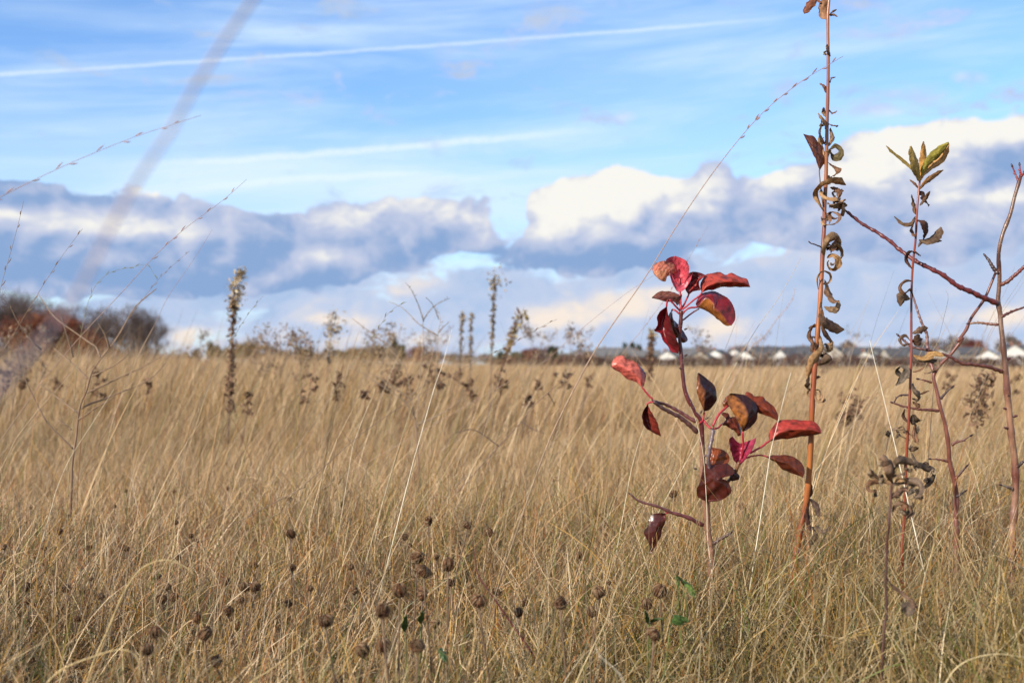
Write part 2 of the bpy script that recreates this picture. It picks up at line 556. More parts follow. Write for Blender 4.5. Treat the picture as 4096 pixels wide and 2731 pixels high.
def grass(n, y0, y1, marg, length, width, K, pal, lean, curl, wob=0.0, dens=None, power=1.0, bright=1.0, tipw=0.25, greenb=0.0):
    """n blades standing between the distances y0 and y1 across the view"""
    R = RNG
    m = int(n * (2.2 if dens is not None else 1.0))
    y = y0 + (y1 - y0) * R.random(m) ** power
    # area weighting: keep where the wedge is wide
    x = (R.random(m) * 2 - 1) * (0.45 * y1 + marg)
    keep = np.abs(x) < (0.45 * y + marg)
    x, y = x[keep], y[keep]
    if dens is not None:
        k2 = R.random(len(x)) < dens(x, y)
        x, y = x[k2], y[k2]
    x, y = x[:n], y[:n]
    m = len(x)
    z = gh(x, y) - 0.01
    L = (length[0] + (length[1] - length[0]) * R.random(m) ** 1.3) * (1 + 0.22 * pnoise(x, y, 1.9 if y1 < 6 else 0.7, 1))
    side_ = np.clip(x / (0.45 * y + 0.3), -1, 1)
    L = L * np.where(y > 4.5, np.interp(side_, [-1, -0.3, 0.2, 1], [1.22, 1.14, 0.78, 0.66]) * (1 + 0.12 * pnoise(x, y, 0.9, 9)), np.interp(side_, [-1, 0, 0.35, 1], [1.0, 1.03, 1.22, 1.45]))
    w = width[0] + (width[1] - width[0]) * R.random(m)
    # direction: mostly blown to the right
    phi = R.normal(0.0, 1.0, m) * lean[2]
    rnd = R.random(m) < lean[3]
    phi = np.where(rnd, R.random(m) * 2 * np.pi, phi)
    th0 = np.abs(R.normal(lean[0], lean[1], m))
    cu = np.abs(R.normal(curl[0], curl[1], m))
    P = np.empty((K + 1, m, 3)); P[0] = np.stack([x, y, z], -1)
    D = np.empty((K + 1, m, 3))
    wa = R.normal(0, wob, m); wb = R.random(m) * 6.28
    for k in range(K + 1):
        t = k / K
        th = th0 + cu * t ** 1.6
        ph = phi + wa * np.sin(t * 5 + wb)
        D[k] = np.stack([np.sin(th) * np.cos(ph), np.sin(th) * np.sin(ph), np.cos(th)], -1)
        if k < K:
            P[k + 1] = P[k] + D[k] * (L / K)[:, None]
    P[:, :, 2] = np.maximum(P[:, :, 2], gh(P[:, :, 0], P[:, :, 1]) + 0.003)
    yaw = R.normal(0, 0.9, m)
    side = np.stack([np.cos(yaw), np.sin(yaw), np.zeros(m)], -1)
    S = side[None] - D * np.sum(side[None] * D, -1, keepdims=True)
    S /= np.linalg.norm(S, axis=-1, keepdims=True) + 1e-6
    prof = np.interp(np.linspace(0, 1, K + 1), [0, 0.5, 0.85, 1], [0.8, 1.0, 0.6, tipw])
    S = S * (prof[:, None, None] * w[None, :, None] * 0.5)
    vv = np.stack([P - S, P + S], 2)                 # K+1, m, 2, 3
    vv = vv.transpose(1, 0, 2, 3).reshape(-1, 3)
    b = np.arange(m)[:, None] * (2 * (K + 1)) + 2 * np.arange(K)[None, :]
    q = np.stack([b, b + 1, b + 3, b + 2], -1).reshape(-1, 4)
    pw = np.array(PW[pal]); pw = pw / pw.sum()
    ci = R.choice(len(PAL), m, p=pw)
    c = PAL[ci] * (0.55 + 0.78 * R.random(m))[:, None] * bright
    gp = np.clip(pnoise(x, y, 1.5, 3) * 0.7 + 0.25 + np.clip(1.7 - y, 0, 1) * 0.7 + 0.25 * np.clip(x, -0.6, 0.8) * (y < 4), 0, 1)[:, None]
    gk = (0.20 + 0.38 * np.clip((1.6 - y) / 0.6, 0, 1))[:, None] * gp
    c = c * (1 - gk) + np.array([0.13, 0.135, 0.03]) * gk
    br = (np.clip(pnoise(x, y, 0.55, 7) * 0.8 + 0.1, 0, 1) * (y > 3))[:, None]
    c = c * (1 - 0.4 * br) + np.array([0.36, 0.21, 0.115]) * 0.4 * br
    cv = np.repeat(c[:, None, :], K + 1, 1)
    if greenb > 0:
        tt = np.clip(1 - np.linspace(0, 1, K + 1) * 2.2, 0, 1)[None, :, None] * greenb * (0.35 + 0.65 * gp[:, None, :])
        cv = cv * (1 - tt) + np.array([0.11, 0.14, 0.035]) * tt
    cv = np.repeat(cv.reshape(-1, 3), 2, 0)
    return vv, q, cv


def join_grass(name, parts, label):
    n = 0; V_, Q_, C_ = [], [], []
    for v, q, c in parts:
        V_.append(v); Q_.append(q + n); C_.append(c); n += len(v)
    o = link_mesh(name, quick_mesh(name, np.concatenate(V_), np.concatenate(Q_), True, np.concatenate(C_)), None, [M_GRASS])
    tag(o, label, 'grass', kind='stuff')
    return o


def clumpy(x, y):
    return np.clip(0.52 + 0.75 * pnoise(x, y, 9.0, 2) + 0.5 * pnoise(x, y, 31.0, 5), 0.03, 1)


def clumpy_far(x, y):
    return np.clip(0.6 + 0.5 * pnoise(x, y, 2.2, 2), 0.1, 1)


Q = 1.0
UP = (0.18, 0.28, 0.8, 0.45)
join_grass('short_grass', [
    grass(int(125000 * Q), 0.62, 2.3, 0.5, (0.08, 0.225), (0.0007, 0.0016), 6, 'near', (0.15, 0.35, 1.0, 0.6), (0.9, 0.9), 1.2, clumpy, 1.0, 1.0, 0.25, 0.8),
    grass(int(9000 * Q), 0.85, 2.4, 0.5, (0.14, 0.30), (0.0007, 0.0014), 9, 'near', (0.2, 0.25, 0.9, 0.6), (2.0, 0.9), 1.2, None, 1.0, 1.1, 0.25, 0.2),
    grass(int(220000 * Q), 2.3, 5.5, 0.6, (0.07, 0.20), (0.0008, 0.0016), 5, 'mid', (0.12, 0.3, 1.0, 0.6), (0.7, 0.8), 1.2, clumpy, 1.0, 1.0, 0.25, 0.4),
], 'short curled dry grass in straw, olive and green covering the near ground')
join_grass('tall_grass', [
    grass(int(2600 * Q), 1.9, 5.5, 0.6, (0.25, 0.50), (0.0009, 0.0016), 7, 'mid', (0.32, 0.18, 0.35, 0.1), (0.3, 0.3), 0.2),
    grass(int(210000 * Q), 5.5, 15, 1.0, (0.15, 0.40), (0.0016, 0.0032), 4, 'mid', (0.16, 0.2, 0.7, 0.4), (0.4, 0.4), 0.3, clumpy_far, 1.0, 1.0, 0.25, 0.2),
    grass(int(120000 * Q), 15, 60, 3.0, (0.24, 0.46), (0.005, 0.011), 3, 'far', (0.25, 0.18, 0.6, 0.25), (0.3, 0.3), 0.0, clumpy_far),
    grass(int(45000 * Q), 60, 380, 20.0, (0.26, 0.44), (0.04, 0.09), 3, 'far', (0.28, 0.15, 0.5, 0.15), (0.3, 0.3), 0.0),
    grass(int(16000 * Q), 5.5, 16, 1.0, (0.36, 0.64), (0.0014, 0.0024), 5, 'mid', (0.34, 0.14, 0.3, 0.05), (0.25, 0.2), 0.1, clumpy_far),
    grass(int(20000 * Q), 16, 60, 3.0, (0.42, 0.66), (0.003, 0.005), 4, 'far', (0.34, 0.14, 0.3, 0.05), (0.25, 0.2), 0.0, clumpy_far),
], 'tall tan grass leaning right across the middle and far field')

# ------------------------------------------------------------------ leaf and twig builders
def view(ox, oy, k):
    """reads coordinates off an enlargement of the photograph"""
    return lambda x, y: (ox + x / k, oy + y / k)


v1 = view(2350, 950, 2.24)
v2 = view(2450, 1550, 1.96)
v3 = view(3100, 0, 1.7425)
v4 = view(3100, 850, 1.12)
vm = view(3100, 600, 3.135)
vl = view(3050, 1050, 2.6125)
v5 = view(3450, 500, 1.7422)
v6 = view(3450, 1350, 1.7422)
v7 = view(3200, 2000, 2.145)
vd = view(0, 0, 0.57422)
z1 = view(0, 1000, 2.24)
z8 = view(0, 1400, 2.24)
z2 = view(800, 1000, 2.24)
zc = view(1200, 1300, 2.138)
g5 = view(0, 1900, 1.887)
g6 = view(1000, 1900, 1.887)
g7 = view(2000, 1900, 1.887)


def P3(vw, pts, Y, n=None):
    """photograph points (x, y[, millimetres farther away]) at distance Y -> world points"""
    out = []
    for p in pts:
        x, y = vw(p[0], p[1])
        out.append(W(x, y, Y + (p[2] * 0.001 if len(p) > 2 else 0.0)))
    out = np.array(out)
    return resample(out, n) if n else out


def sheet(mb, G, th, cf, cb, m=0):
    """a leaf blade of real thickness from a grid of points; cf / cb colour its two faces"""
    nu, nv, _ = G.shape
    du = np.gradient(G, axis=0); dv = np.gradient(G, axis=1)
    N = np.cross(du, dv); N /= np.linalg.norm(N, axis=-1, keepdims=True) + 1e-12
    if N[..., 1].mean() > 0:
        N = -N
    A = G + N * th * 0.5; B = G - N * th * 0.5
    i = np.arange(nu - 1)[:, None] * nv + np.arange(nv - 1)[None, :]
    q = np.stack([i, i + 1, i + nv + 1, i + nv], -1).reshape(-1, 4)
    mb.add(A.reshape(-1, 3), q, np.broadcast_to(cf, (nu, nv, 3)).reshape(-1, 3), m)
    mb.add(B.reshape(-1, 3), q[:, ::-1], np.broadcast_to(cb, (nu, nv, 3)).reshape(-1, 3), m)
    idx = np.concatenate([np.arange(nv), np.arange(1, nu) * nv + nv - 1, (nu - 1) * nv + np.arange(nv - 2, -1, -1), np.arange(nu - 2, 0, -1) * nv])
    a = idx; b = np.roll(idx, -1); k = nu * nv
    v = np.concatenate([A.reshape(-1, 3), B.reshape(-1, 3)])
    c = np.concatenate([np.broadcast_to(cf, (nu, nv, 3)).reshape(-1, 3), np.broadcast_to(cb, (nu, nv, 3)).reshape(-1, 3)])
    mb.add(v, np.stack([a, b, b + k, a + k], -1), c * 0.8, m)


def wave(u, v, s):
    return (np.sin(u * 7.1 + s) * np.cos(v * 3.3 + 2 * s) + 0.5 * np.sin(u * 15.3 + v * 6 + 3 * s) + 0.35 * np.sin(u * 29 - v * 9 + s))


def rail_leaf(vw, Y, A, M, B, cA, cB, cbA=None, cbB=None, seed=1, teeth=0.0009, wr=0.0008, th=0.00035, nu=72, nv=15, dark=(0.05, 0.018, 0.012)):
    """leaf blade through two margins and its midrib, each read off the photograph with its own depth"""
    a = P3(vw, A, Y, nu); m_ = P3(vw, [(p[0], p[1], (p[2] if len(p) > 2 else 0) * 0.5) for p in M], Y, nu); b = P3(vw, B, Y, nu)
    s = np.linspace(-1, 1, nv)[None, :, None]
    G = a[:, None] * (s * (s - 1) / 2) + m_[:, None] * (1 - s * s) + b[:, None] * (s * (s + 1) / 2)
    # between the quadratic and a straight fold
    F = np.where(s < 0, a[:, None] * (-s) + m_[:, None] * (1 + s), b[:, None] * s + m_[:, None] * (1 - s))
    G = 0.35 * G + 0.65 * F
    u = np.linspace(0, 1, nu)[:, None]; sv = np.linspace(-1, 1, nv)[None, :]
    env = np.sin(np.pi * np.clip(u, 0.02, 0.98))
    du = np.gradient(G, axis=0); dv = np.gradient(G, axis=1)
    N = np.cross(du, dv); N /= np.linalg.norm(N, axis=-1, keepdims=True) + 1e-9
    veins = np.abs(np.sin((u * 9 - np.abs(sv) * 1.6) * np.pi))
    G = G + N * (wr * env * wave(u * 1.2, sv, seed) + 0.00022 * env * (1 - veins ** 0.5))[..., None]
    # serrated margin
    tooth = ((u[:, 0] * 24) % 1.0) ** 0.7
    e = (G[:, 0] - G[:, nv // 2]); e /= np.linalg.norm(e, axis=1)[:, None] + 1e-6
    G[:, 0] += e * (teeth * tooth * env[:, 0])[:, None]
    e = (G[:, -1] - G[:, nv // 2]); e /= np.linalg.norm(e, axis=1)[:, None] + 1e-6
    G[:, -1] += e * (teeth * tooth * env[:, 0])[:, None]
    # colour of the two halves with blotches, browned margin and paler veins
    t = np.clip((sv + 0.12) / 0.24, 0, 1)[..., None] * np.ones((nu, 1, 1))
    def face(c1, c2, k):
        c = np.array(c1) * (1 - t) + np.array(c2) * t
        bl = np.clip(wave(u * 2.3, sv * 1.7, seed * 2.7 + k) * 0.55 - 0.1, 0, 0.6)[..., None]
        c = c * (1 - bl) + np.array(dark) * 1.6 * bl
        R = np.random.default_rng(int(seed * 10 + k))
        for _ in range(16):
            su, sv_, sr = R.random(), R.uniform(-1, 1), R.uniform(.012, .06)
            sp_ = np.clip(1.3 - np.hypot((u - su) * 1.0, (sv - sv_) * .35) / sr, 0, 1)[..., None] * .75
            c = c * (1 - sp_) + np.array(dark) * sp_
        ed = (np.clip((np.abs(sv) - 0.80) / 0.2, 0, 1) * (0.45 + 0.35 * wave(u * 3, sv, seed))).clip(0, 0.9)[..., None]
        c = c * (1 - ed) + np.array(dark) * ed
        vn = ((veins < 0.2) * 0.25 + (np.abs(sv) < 0.09) * 0.35)[..., None]
        return c * (1 - vn) + (c * 1.5 + 0.03) * vn
    mb = MB()
    sheet(mb, G, th, face(cA, cB, 0), face(cbA or cA, cbB or cB, 1))
    return mb


def ribbon(mb, pts, width, r0, r1, cf, cb, th=0.0003, cup=0.35, nu=26, nv=7, seed=0, prof=None, wr=0.0006):
    """withered strip-shaped leaf along pts, turning from roll r0 to r1 as it goes"""
    p = resample(pts, nu)
    t, a, b = frames(p)
    # carry one frame along the strip
    n = np.empty_like(p); n[0] = a[0]
    for i in range(1, nu):
        w = n[i - 1] - t[i] * np.dot(n[i - 1], t[i])
        n[i] = w / (np.linalg.norm(w) + 1e-9)
    bb = np.cross(t, n)
    u = np.linspace(0, 1, nu)
    roll = np.radians(r0 + (r1 - r0) * u)[:, None]
    S = n * np.cos(roll) + bb * np.sin(roll); Nn = -n * np.sin(roll) + bb * np.cos(roll)
    pr = np.interp(u, *(prof or ([0, 0.12, 0.5, 0.85, 1], [0.15, 0.5, 1.0, 0.75, 0.12])))
    sv = np.linspace(-1, 1, nv)
    hw = (width * 0.5 * pr)[:, None] * (1 + 0.12 * wave(u[:, None] * 2, sv[None], seed))
    G = p[:, None] + S[:, None] * (sv[None, :, None] * hw[..., None]) + Nn[:, None] * ((sv[None] ** 2 * cup * width * 0.5 * pr[:, None] + wr * wave(u[:, None] * 2.5, sv[None] * 1.5, seed + 1))[..., None])
    shade = (0.85 + 0.22 * wave(u[:, None] * 3, sv[None] * 4, seed + 2))[..., None].clip(0.4, 1.4)
    vein = 1 + 0.3 * (np.abs(np.sin(sv[None, :, None] * 5.5)) > 0.85)
    sheet(mb, G, th, np.array(cf) * shade * vein, np.array(cb) * shade)


def knobbly(p, r, amp=0.12, k=None):
    """radius with slight swellings at the nodes"""
    n = len(p)
    u = np.linspace(0, 1, n)
    return np.interp(u, np.linspace(0, 1, len(r)), r) * (1 + amp * np.abs(np.sin(u * np.pi * (k or n / 5.0))) ** 10)


def twig(mb, pts, r0, r1, c0, c1=None, n=30, sides=8, amp=0.25, k=None):
    p = resample(pts, n)
    d = RNG.normal(0, 1, (n, 3)) * (0.10 * (r0 + r1) / 2)
    p = p + d
    r = knobbly(p, [r0, r1], amp, k)
    c1 = c1 or c0
    v, q = tube(p, r, sides)
    u = np.repeat(np.concatenate([[0], np.linspace(0, 1, n), [1]]), sides)[:, None]
    mb.add(v, q, np.array(c0) * (1 - u) + np.array(c1) * u)


def bud(mb, p, d, s, c=(0.06, 0.03, 0.025)):
    """pointed bud at p along d"""
    d = np.asarray(d, float); d /= np.linalg.norm(d)
    pts = [p + d * s * k for k in (0, 0.25, 0.55, 0.85, 1.0)]
    v, q = tube(pts, np.array([0.18, 0.26, 0.24, 0.12, 0.01]) * s, 7)
    mb.add(v, q, c)


def pxr(px, Y):
    """radius in metres of something px photograph pixels thick at distance Y"""
    return px / FS * Y * 0.5

# ------------------------------------------------------------------ the red-leaved sapling
M_BARK = tint_mat('young_bark', rough=0.33, spec=0.5, var=0.3, scale=260, stretch=(1, 1, 0.3), bump=0.35, bscale=900)
M_REDLEAF = tint_mat('autumn_leaf', rough=0.32, spec=0.4, trans=0.33, var=0.22, scale=170, bump=0.25, bscale=420)
M_OLDLEAF = tint_mat('leathery_leaf', rough=0.27, spec=0.42, trans=0.13, var=0.3, scale=150, bump=0.35, bscale=420)
M_PETIOLE = tint_mat('leaf_stalk_skin', rough=0.35, spec=0.45, var=0.15, scale=200)

PINK = (0.75, 0.18, 0.15); SALMON = (0.60, 0.17, 0.10); CRIM = (0.30, 0.018, 0.028); DCRIM = (0.11, 0.010, 0.016)
RUST = (0.30, 0.065, 0.022); ORB = (0.38, 0.13, 0.03); MAROON = (0.085, 0.020, 0.018); MAUVE = (0.06, 0.024, 0.022)
RED = (0.42, 0.04, 0.03); STK = (0.42, 0.035, 0.05)

YS = 1.5
base = W(*v2(775, 1568), YS); base[2] = gh(base[0], base[1]) - 0.01
sap = empty('red_leaved_sapling', base, 'young sapling with a slim brown stem and glossy crimson, pink and rust leaves', 'sapling')


def part(mb, name, mats, root, parent=None, label=None):
    o = mb.build(name, mats, parent or root, origin=root.location)
    if label: o['label'] = label
    return o


st = [v1(840, 655), v1(836, 750), v1(826, 900), v1(840, 1050), v1(856, 1250), v1(882, 1400), v1(958, 1560),
      v2(635, 190), v2(690, 255), v2(703, 400), v2(706, 600), v2(722, 800), v2(738, 950), v2(745, 1100), v2(765, 1220), v2(776, 1330), v2(776, 1500)]
idv = lambda x, y: (x, y)
sp = list(P3(idv, [(x, y, d) for (x, y), d in zip(st, (0, 1, 2, 2, 1, 0, 0, 0, 0, 1, 2, 3, 4, 4, 3, 2, 1))], YS)) + [base.copy()]
mb = MB()
p = resample(sp, 150)
rr = np.interp(np.linspace(0, 1, 150), [0, .05, .3, .42, .45, .6, .8, 1], [pxr(17, YS), pxr(14, YS), pxr(17, YS), pxr(22, YS), pxr(30, YS), pxr(24, YS), pxr(29, YS), pxr(36, YS)])
rr = rr * (1 + 0.14 * np.abs(np.sin(np.linspace(0, 1, 150) * 47)) ** 14) * (1 + 0.04 * RNG.normal(0, 1, 150))
v, q = tube(p, rr, 12)
u = np.clip(np.repeat(np.concatenate([[0], np.linspace(0, 1, 150), [1]]), 12), 0, 1)[:, None]
c = np.where(u < 0.36, np.array([(0.10, 0.022, 0.022)]), np.array([(0.24, 0.12, 0.075)]))
c = c * (0.9 + 0.25 * RNG.random((len(v), 1)))
mb.add(v, q, c)
for k in range(70):   # lenticels
    i = RNG.integers(5, 145); a = RNG.random() * 6.28
    pp = p[i] + np.array([math.cos(a), -abs(math.sin(a)), 0]) * rr[i] * 0.98
    mb.tube([pp - [0, 0, .0006], pp + [0, 0, .0006]], 0.00028, 5, (0.5, 0.4, 0.33))
for x, y, dx_, dz_ in ((866, 825, 1, .4), (845, 1180, -1, .5), (868, 1060, 1, .5)):
    bud(mb, W(*v1(x, y), YS), (dx_, -.2, dz_), 0.005)
for x, y, dx_ in ((660, 640, -1), (725, 245, 1), (715, 540, 1), (690, 200, .2)):
    bud(mb, W(*v2(x, y), YS - .002), (dx_, -.3, .5), 0.006, (0.14, 0.09, 0.07))
trunk_s = part(mb, 'stem', M_BARK, sap)

BR = [
    ([(668, 350, 0), (560, 255, -4), (500, 215, -6), (400, 165, -8), (322, 108, -10)], 19, 12, (0.12, 0.05, 0.04), (0.06, 0.03, 0.03)),
    ([(655, 268, 0), (590, 230, 3), (520, 185, 5), (430, 140, 4), (330, 106, -6)], 15, 10, (0.16, 0.05, 0.045), (0.08, 0.03, 0.03)),
    ([(708, 1076, 4), (655, 1050, 0), (600, 1020, -4), (460, 975, -8), (350, 930, -12), (215, 890, -14), (140, 835, -16)], 17, 7, (0.16, 0.04, 0.04), (0.15, 0.07, 0.06)),
    ([(785, 1222, 3), (812, 1208, 0), (850, 1182, -4), (900, 1158, -6), (932, 1132, -8)], 15, 8, (0.12, 0.07, 0.06), (0.09, 0.05, 0.045)),
    ([(712, 700, 2), (755, 640, -10), (752, 560, -16), (765, 470, -18), (780, 400, -16), (788, 330, -14)], 13, 15, (0.15, 0.10, 0.11), (0.18, 0.13, 0.14)),
    ([(715, 255, 0), (742, 295, -4), (770, 318, -8)], 9, 8, STK, STK),
    ([(725, 800, 2), (830, 780, 14), (905, 735, 10), (950, 680, 4), (985, 610, 0), (992, 585, 0)], 16, 12, (0.12, 0.05, 0.04), (0.20, 0.09, 0.04)),
]
for pts, w0, w1, c0, c1 in BR:
    mb = MB()
    twig(mb, P3(v2, pts, YS), pxr(w0, YS), pxr(w1, YS), c0, c1, 34, 9, 0.3)
    e = P3(v2, pts[-1:], YS)[0]
    pr_ = P3(v2, pts[-2:-1], YS)[0]
    bud(mb, e, e - pr_, 0.004)
    part(mb, 'branch', M_BARK, sap)


def pear_leaf(vw, A, M, B, cA, cB, petiole=None, vp=None, mat=None, cbA=None, cbB=None, seed=1, Y=YS, pw=8, label=None, **kw):
    mb = rail_leaf(vw, Y, A, M, B, cA, cB, cbA, cbB, seed, **kw)
    o = part(mb, 'leaf', mat or M_REDLEAF, sap, label=label)
    if petiole:
        m2 = MB()
        twig(m2, P3(vp or vw, petiole, Y), pxr(pw, Y), pxr(pw * 0.9, Y), STK, STK, 16, 7, 0.0)
        part(m2, 'leaf_stalk', M_PETIOLE, sap, parent=o)
    return o


# crown
pear_leaf(v1, [(826, 480, 4), (775, 400, 2), (742, 310, 0), (703, 215, -4), (735, 180, -2), (785, 165, 4)],
          [(828, 480, 6), (822, 350, 16), (805, 250, 14), (785, 165, 5)],
          [(830, 480, 4), (880, 400, -2), (912, 300, -4), (893, 225, -2), (850, 190, 2), (785, 165, 4)],
          (0.78, 0.12, 0.16), (0.72, 0.09, 0.13), [(838, 650, 0), (832, 560, 2), (828, 478, 5)], seed=3, pw=11, label='large upright pink leaf at the top')
pear_leaf(v1, [(738, 285, -8), (745, 370, -10), (775, 445, -10), (818, 485, -10), (870, 462, -10), (920, 385, -12), (948, 302, -12)],
          [(738, 285, -9), (757, 375, -13), (790, 430, -14), (825, 458, -15), (868, 432, -14), (908, 365, -14), (948, 302, -13)],
          [(738, 285, -8), (770, 360, -7), (795, 405, -5), (828, 428, -4), (868, 400, -6), (903, 350, -9), (948, 302, -12)],
          (0.75, 0.12, 0.17), (0.60, 0.08, 0.13), seed=5, teeth=0.0002, nv=11, label='cupped pink leaf in front of the upright one')
pear_leaf(v1, [(790, 290, 6), (782, 245, 2), (760, 232, 0), (715, 228, -4), (690, 212, -5), (640, 222, -6), (603, 240, -6), (580, 280, -4)],
          [(790, 300, 4), (740, 285, -8), (660, 290, -14), (610, 300, -10), (582, 285, -6)],
          [(788, 310, 6), (752, 330, 0), (735, 338, -2), (705, 350, -3), (698, 390, -3), (650, 378, -6), (602, 332, -6), (582, 290, -4)],
          (0.80, 0.27, 0.18), (0.76, 0.32, 0.18), seed=7, label='salmon orange leaf curled over at the top left')
pear_leaf(v1, [(905, 512, 6), (878, 462, 4), (882, 400, 4), (905, 330, 4), (950, 310, 6), (1010, 318, 8), (1058, 336, 8)],
          [(908, 512, 10), (920, 450, 16), (950, 390, 18), (1058, 338, 9)],
          [(910, 512, 8), (945, 482, 2), (985, 470, -2), (1012, 458, -3), (1000, 395, -2), (1058, 340, 7)],
          (0.16, 0.014, 0.02), (0.40, 0.035, 0.035), [(845, 640, 4), (880, 570, 6), (906, 512, 8)], seed=9, mat=M_REDLEAF, label='dark crimson leaf right of the pink top leaves')
pear_leaf(v1, [(1022, 492, 0), (1014, 420, 6), (1045, 352, 10), (1080, 322, 12), (1180, 312, 12), (1240, 337, 12), (1288, 321, 12), (1348, 347, 10), (1380, 364, 8), (1430, 376, 4), (1456, 440, -2)],
          [(1030, 492, -6), (1070, 440, -10), (1180, 400, -12), (1300, 395, -14), (1400, 405, -12), (1458, 442, -4)],
          [(1024, 494, 0), (1075, 470, 4), (1130, 469, 6), (1180, 456, 6), (1205, 442, 6), (1330, 439, 4), (1400, 441, 2), (1458, 444, -2)],
          (0.52, 0.075, 0.05), (0.42, 0.045, 0.03), [(850, 645, 0), (950, 560, -3), (1010, 515, -4), (1025, 492, -3)], seed=11, nu=96, label='long red leaf folded lengthwise at the top right')
pear_leaf(v1, [(985, 625, 0), (972, 590, 4), (1005, 530, 8), (1060, 490, 10), (1130, 480, 12), (1200, 510, 12), (1262, 550, 10), (1300, 600, 8), (1320, 680, 4), (1320, 740, 0), (1290, 787, -4)],
          [(988, 625, -2), (1060, 545, -12), (1125, 590, -18), (1135, 640, -18), (1190, 680, -16), (1228, 725, -12), (1255, 770, -8), (1290, 787, -5)],
          [(988, 628, 0), (1060, 652, 2), (1130, 702, 4), (1190, 750, 4), (1240, 785, 0), (1290, 788, -4)],
          (0.26, 0.022, 0.032), ORB, [(848, 690, 0), (880, 650, -2), (920, 630, -3), (985, 625, 0)], seed=13, mat=M_OLDLEAF, wr=0.0008,
          label='rust brown and crimson leaf drooping at the upper right')
m2 = MB(); twig(m2, P3(v1, [(855, 740, 2), (910, 695, 6), (960, 660, 6), (1000, 638, 4)], YS), pxr(7, YS), pxr(6, YS), (0.2, .02, .03), (0.12, 0.02, .02), 14, 7, 0)
part(m2, 'leaf_stalk', M_PETIOLE, sap)
pear_leaf(v1, [(848, 505, 8), (830, 515, 6), (790, 498, 4), (700, 482, 2), (632, 494, 0), (575, 538, -4)],
          [(845, 520, 4), (800, 530, -6), (700, 525, -8), (630, 530, -8), (577, 540, -4)],
          [(848, 520, 6), (825, 580, 0), (802, 604, -2), (770, 575, -4), (700, 572, -4), (640, 555, -4), (578, 542, -4)],
          (0.20, 0.07, 0.045), (0.13, 0.035, 0.028), [(828, 655, 0), (780, 605, -6), (735, 556, -10)], seed=15, mat=M_OLDLEAF, label='small brown leaf at the upper left')
pear_leaf(v1, [(706, 620, -2), (655, 660, -4), (625, 710, -4), (627, 770, -2), (598, 832, 0), (652, 858, 0), (682, 925, 2), (722, 972, 2), (752, 1020, 0), (812, 1038, -2)],
          [(710, 622, 0), (684, 700, 12), (668, 780, 12), (692, 880, 4), (745, 975, 2), (812, 1038, -1)],
          [(712, 620, -2), (718, 680, -4), (742, 745, -8), (772, 850, -12), (802, 930, -10), (822, 972, -6), (814, 1038, -2)],
          (0.34, 0.012, 0.022), (0.15, 0.012, 0.016), [(725, 545, -4), (712, 580, -3), (708, 620, -2)], seed=17, nu=90, label='long crimson leaf hanging left of the stem')
pear_leaf(v1, [(752, 655, 6), (728, 700, 8), (735, 780, 10), (762, 870, 10), (812, 902, 10), (850, 942, 8), (882, 935, 6)],
          [(755, 657, 6), (765, 760, 2), (800, 850, 0), (882, 936, 4)],
          [(757, 655, 6), (768, 722, 8), (802, 772, 10), (822, 802, 12), (862, 850, 12), (898, 910, 8), (884, 935, 6)],
          (0.16, 0.045, 0.022), (0.11, 0.02, 0.015), [(820, 680, 2), (790, 655, 3), (762, 645, 5), (755, 657, 6)], seed=19, mat=M_OLDLEAF, label='rust brown leaf hanging behind the stem')
# low left arm
pear_leaf(v1, [(490, 1340, 0), (512, 1285, 2), (512, 1230, 4), (482, 1178, 4), (442, 1130, 4), (385, 1098, 4), (342, 1090, 2), (322, 1066, 2), (280, 1064, 2), (236, 1085, 0), (216, 1130, -2), (212, 1156, -4)],
          [(488, 1340, -3), (440, 1240, -10), (360, 1180, -13), (280, 1140, -12), (213, 1156, -5)],
          [(486, 1342, 0), (446, 1300, 2), (400, 1282, 3), (340, 1252, 3), (290, 1202, 2), (242, 1182, 0), (213, 1158, -4)],
          (0.82, 0.22, 0.165), (0.80, 0.18, 0.14), [(585, 1448, 0), (545, 1410, 0), (488, 1340, 0)], seed=21, dark=(0.16, 0.03, 0.02), label='bright pink leaf on its own at the far left')
pear_leaf(v1, [(516, 1250, 10), (514, 1215, 12), (490, 1175, 12), (460, 1140, 10), (445, 1130, 9)],
          [(505, 1330, 6), (500, 1250, 5), (470, 1180, 5), (447, 1132, 6)],
          [(495, 1335, 8), (516, 1300, 14), (517, 1240, 14), (492, 1178, 12), (448, 1128, 9)],
          (0.10, 0.02, 0.02), (0.08, 0.015, 0.015), seed=22, nu=40, nv=7, mat=M_OLDLEAF)
pear_leaf(v2, [(272, 135, -8), (240, 190, -10), (234, 260, -10), (262, 312, -8), (322, 352, -6), (378, 380, -6)],
          [(274, 137, -6), (262, 220, 2), (290, 310, 2), (379, 381, -5)],
          [(276, 135, -8), (302, 190, -12), (342, 252, -14), (362, 322, -10), (380, 380, -6)],
          (0.09, 0.012, 0.014), (0.20, 0.03, 0.02), [(322, 112, -10), (295, 115, -9), (274, 124, -8), (272, 137, -8)], seed=23, mat=M_OLDLEAF, label='dark maroon leaf hanging at the left')
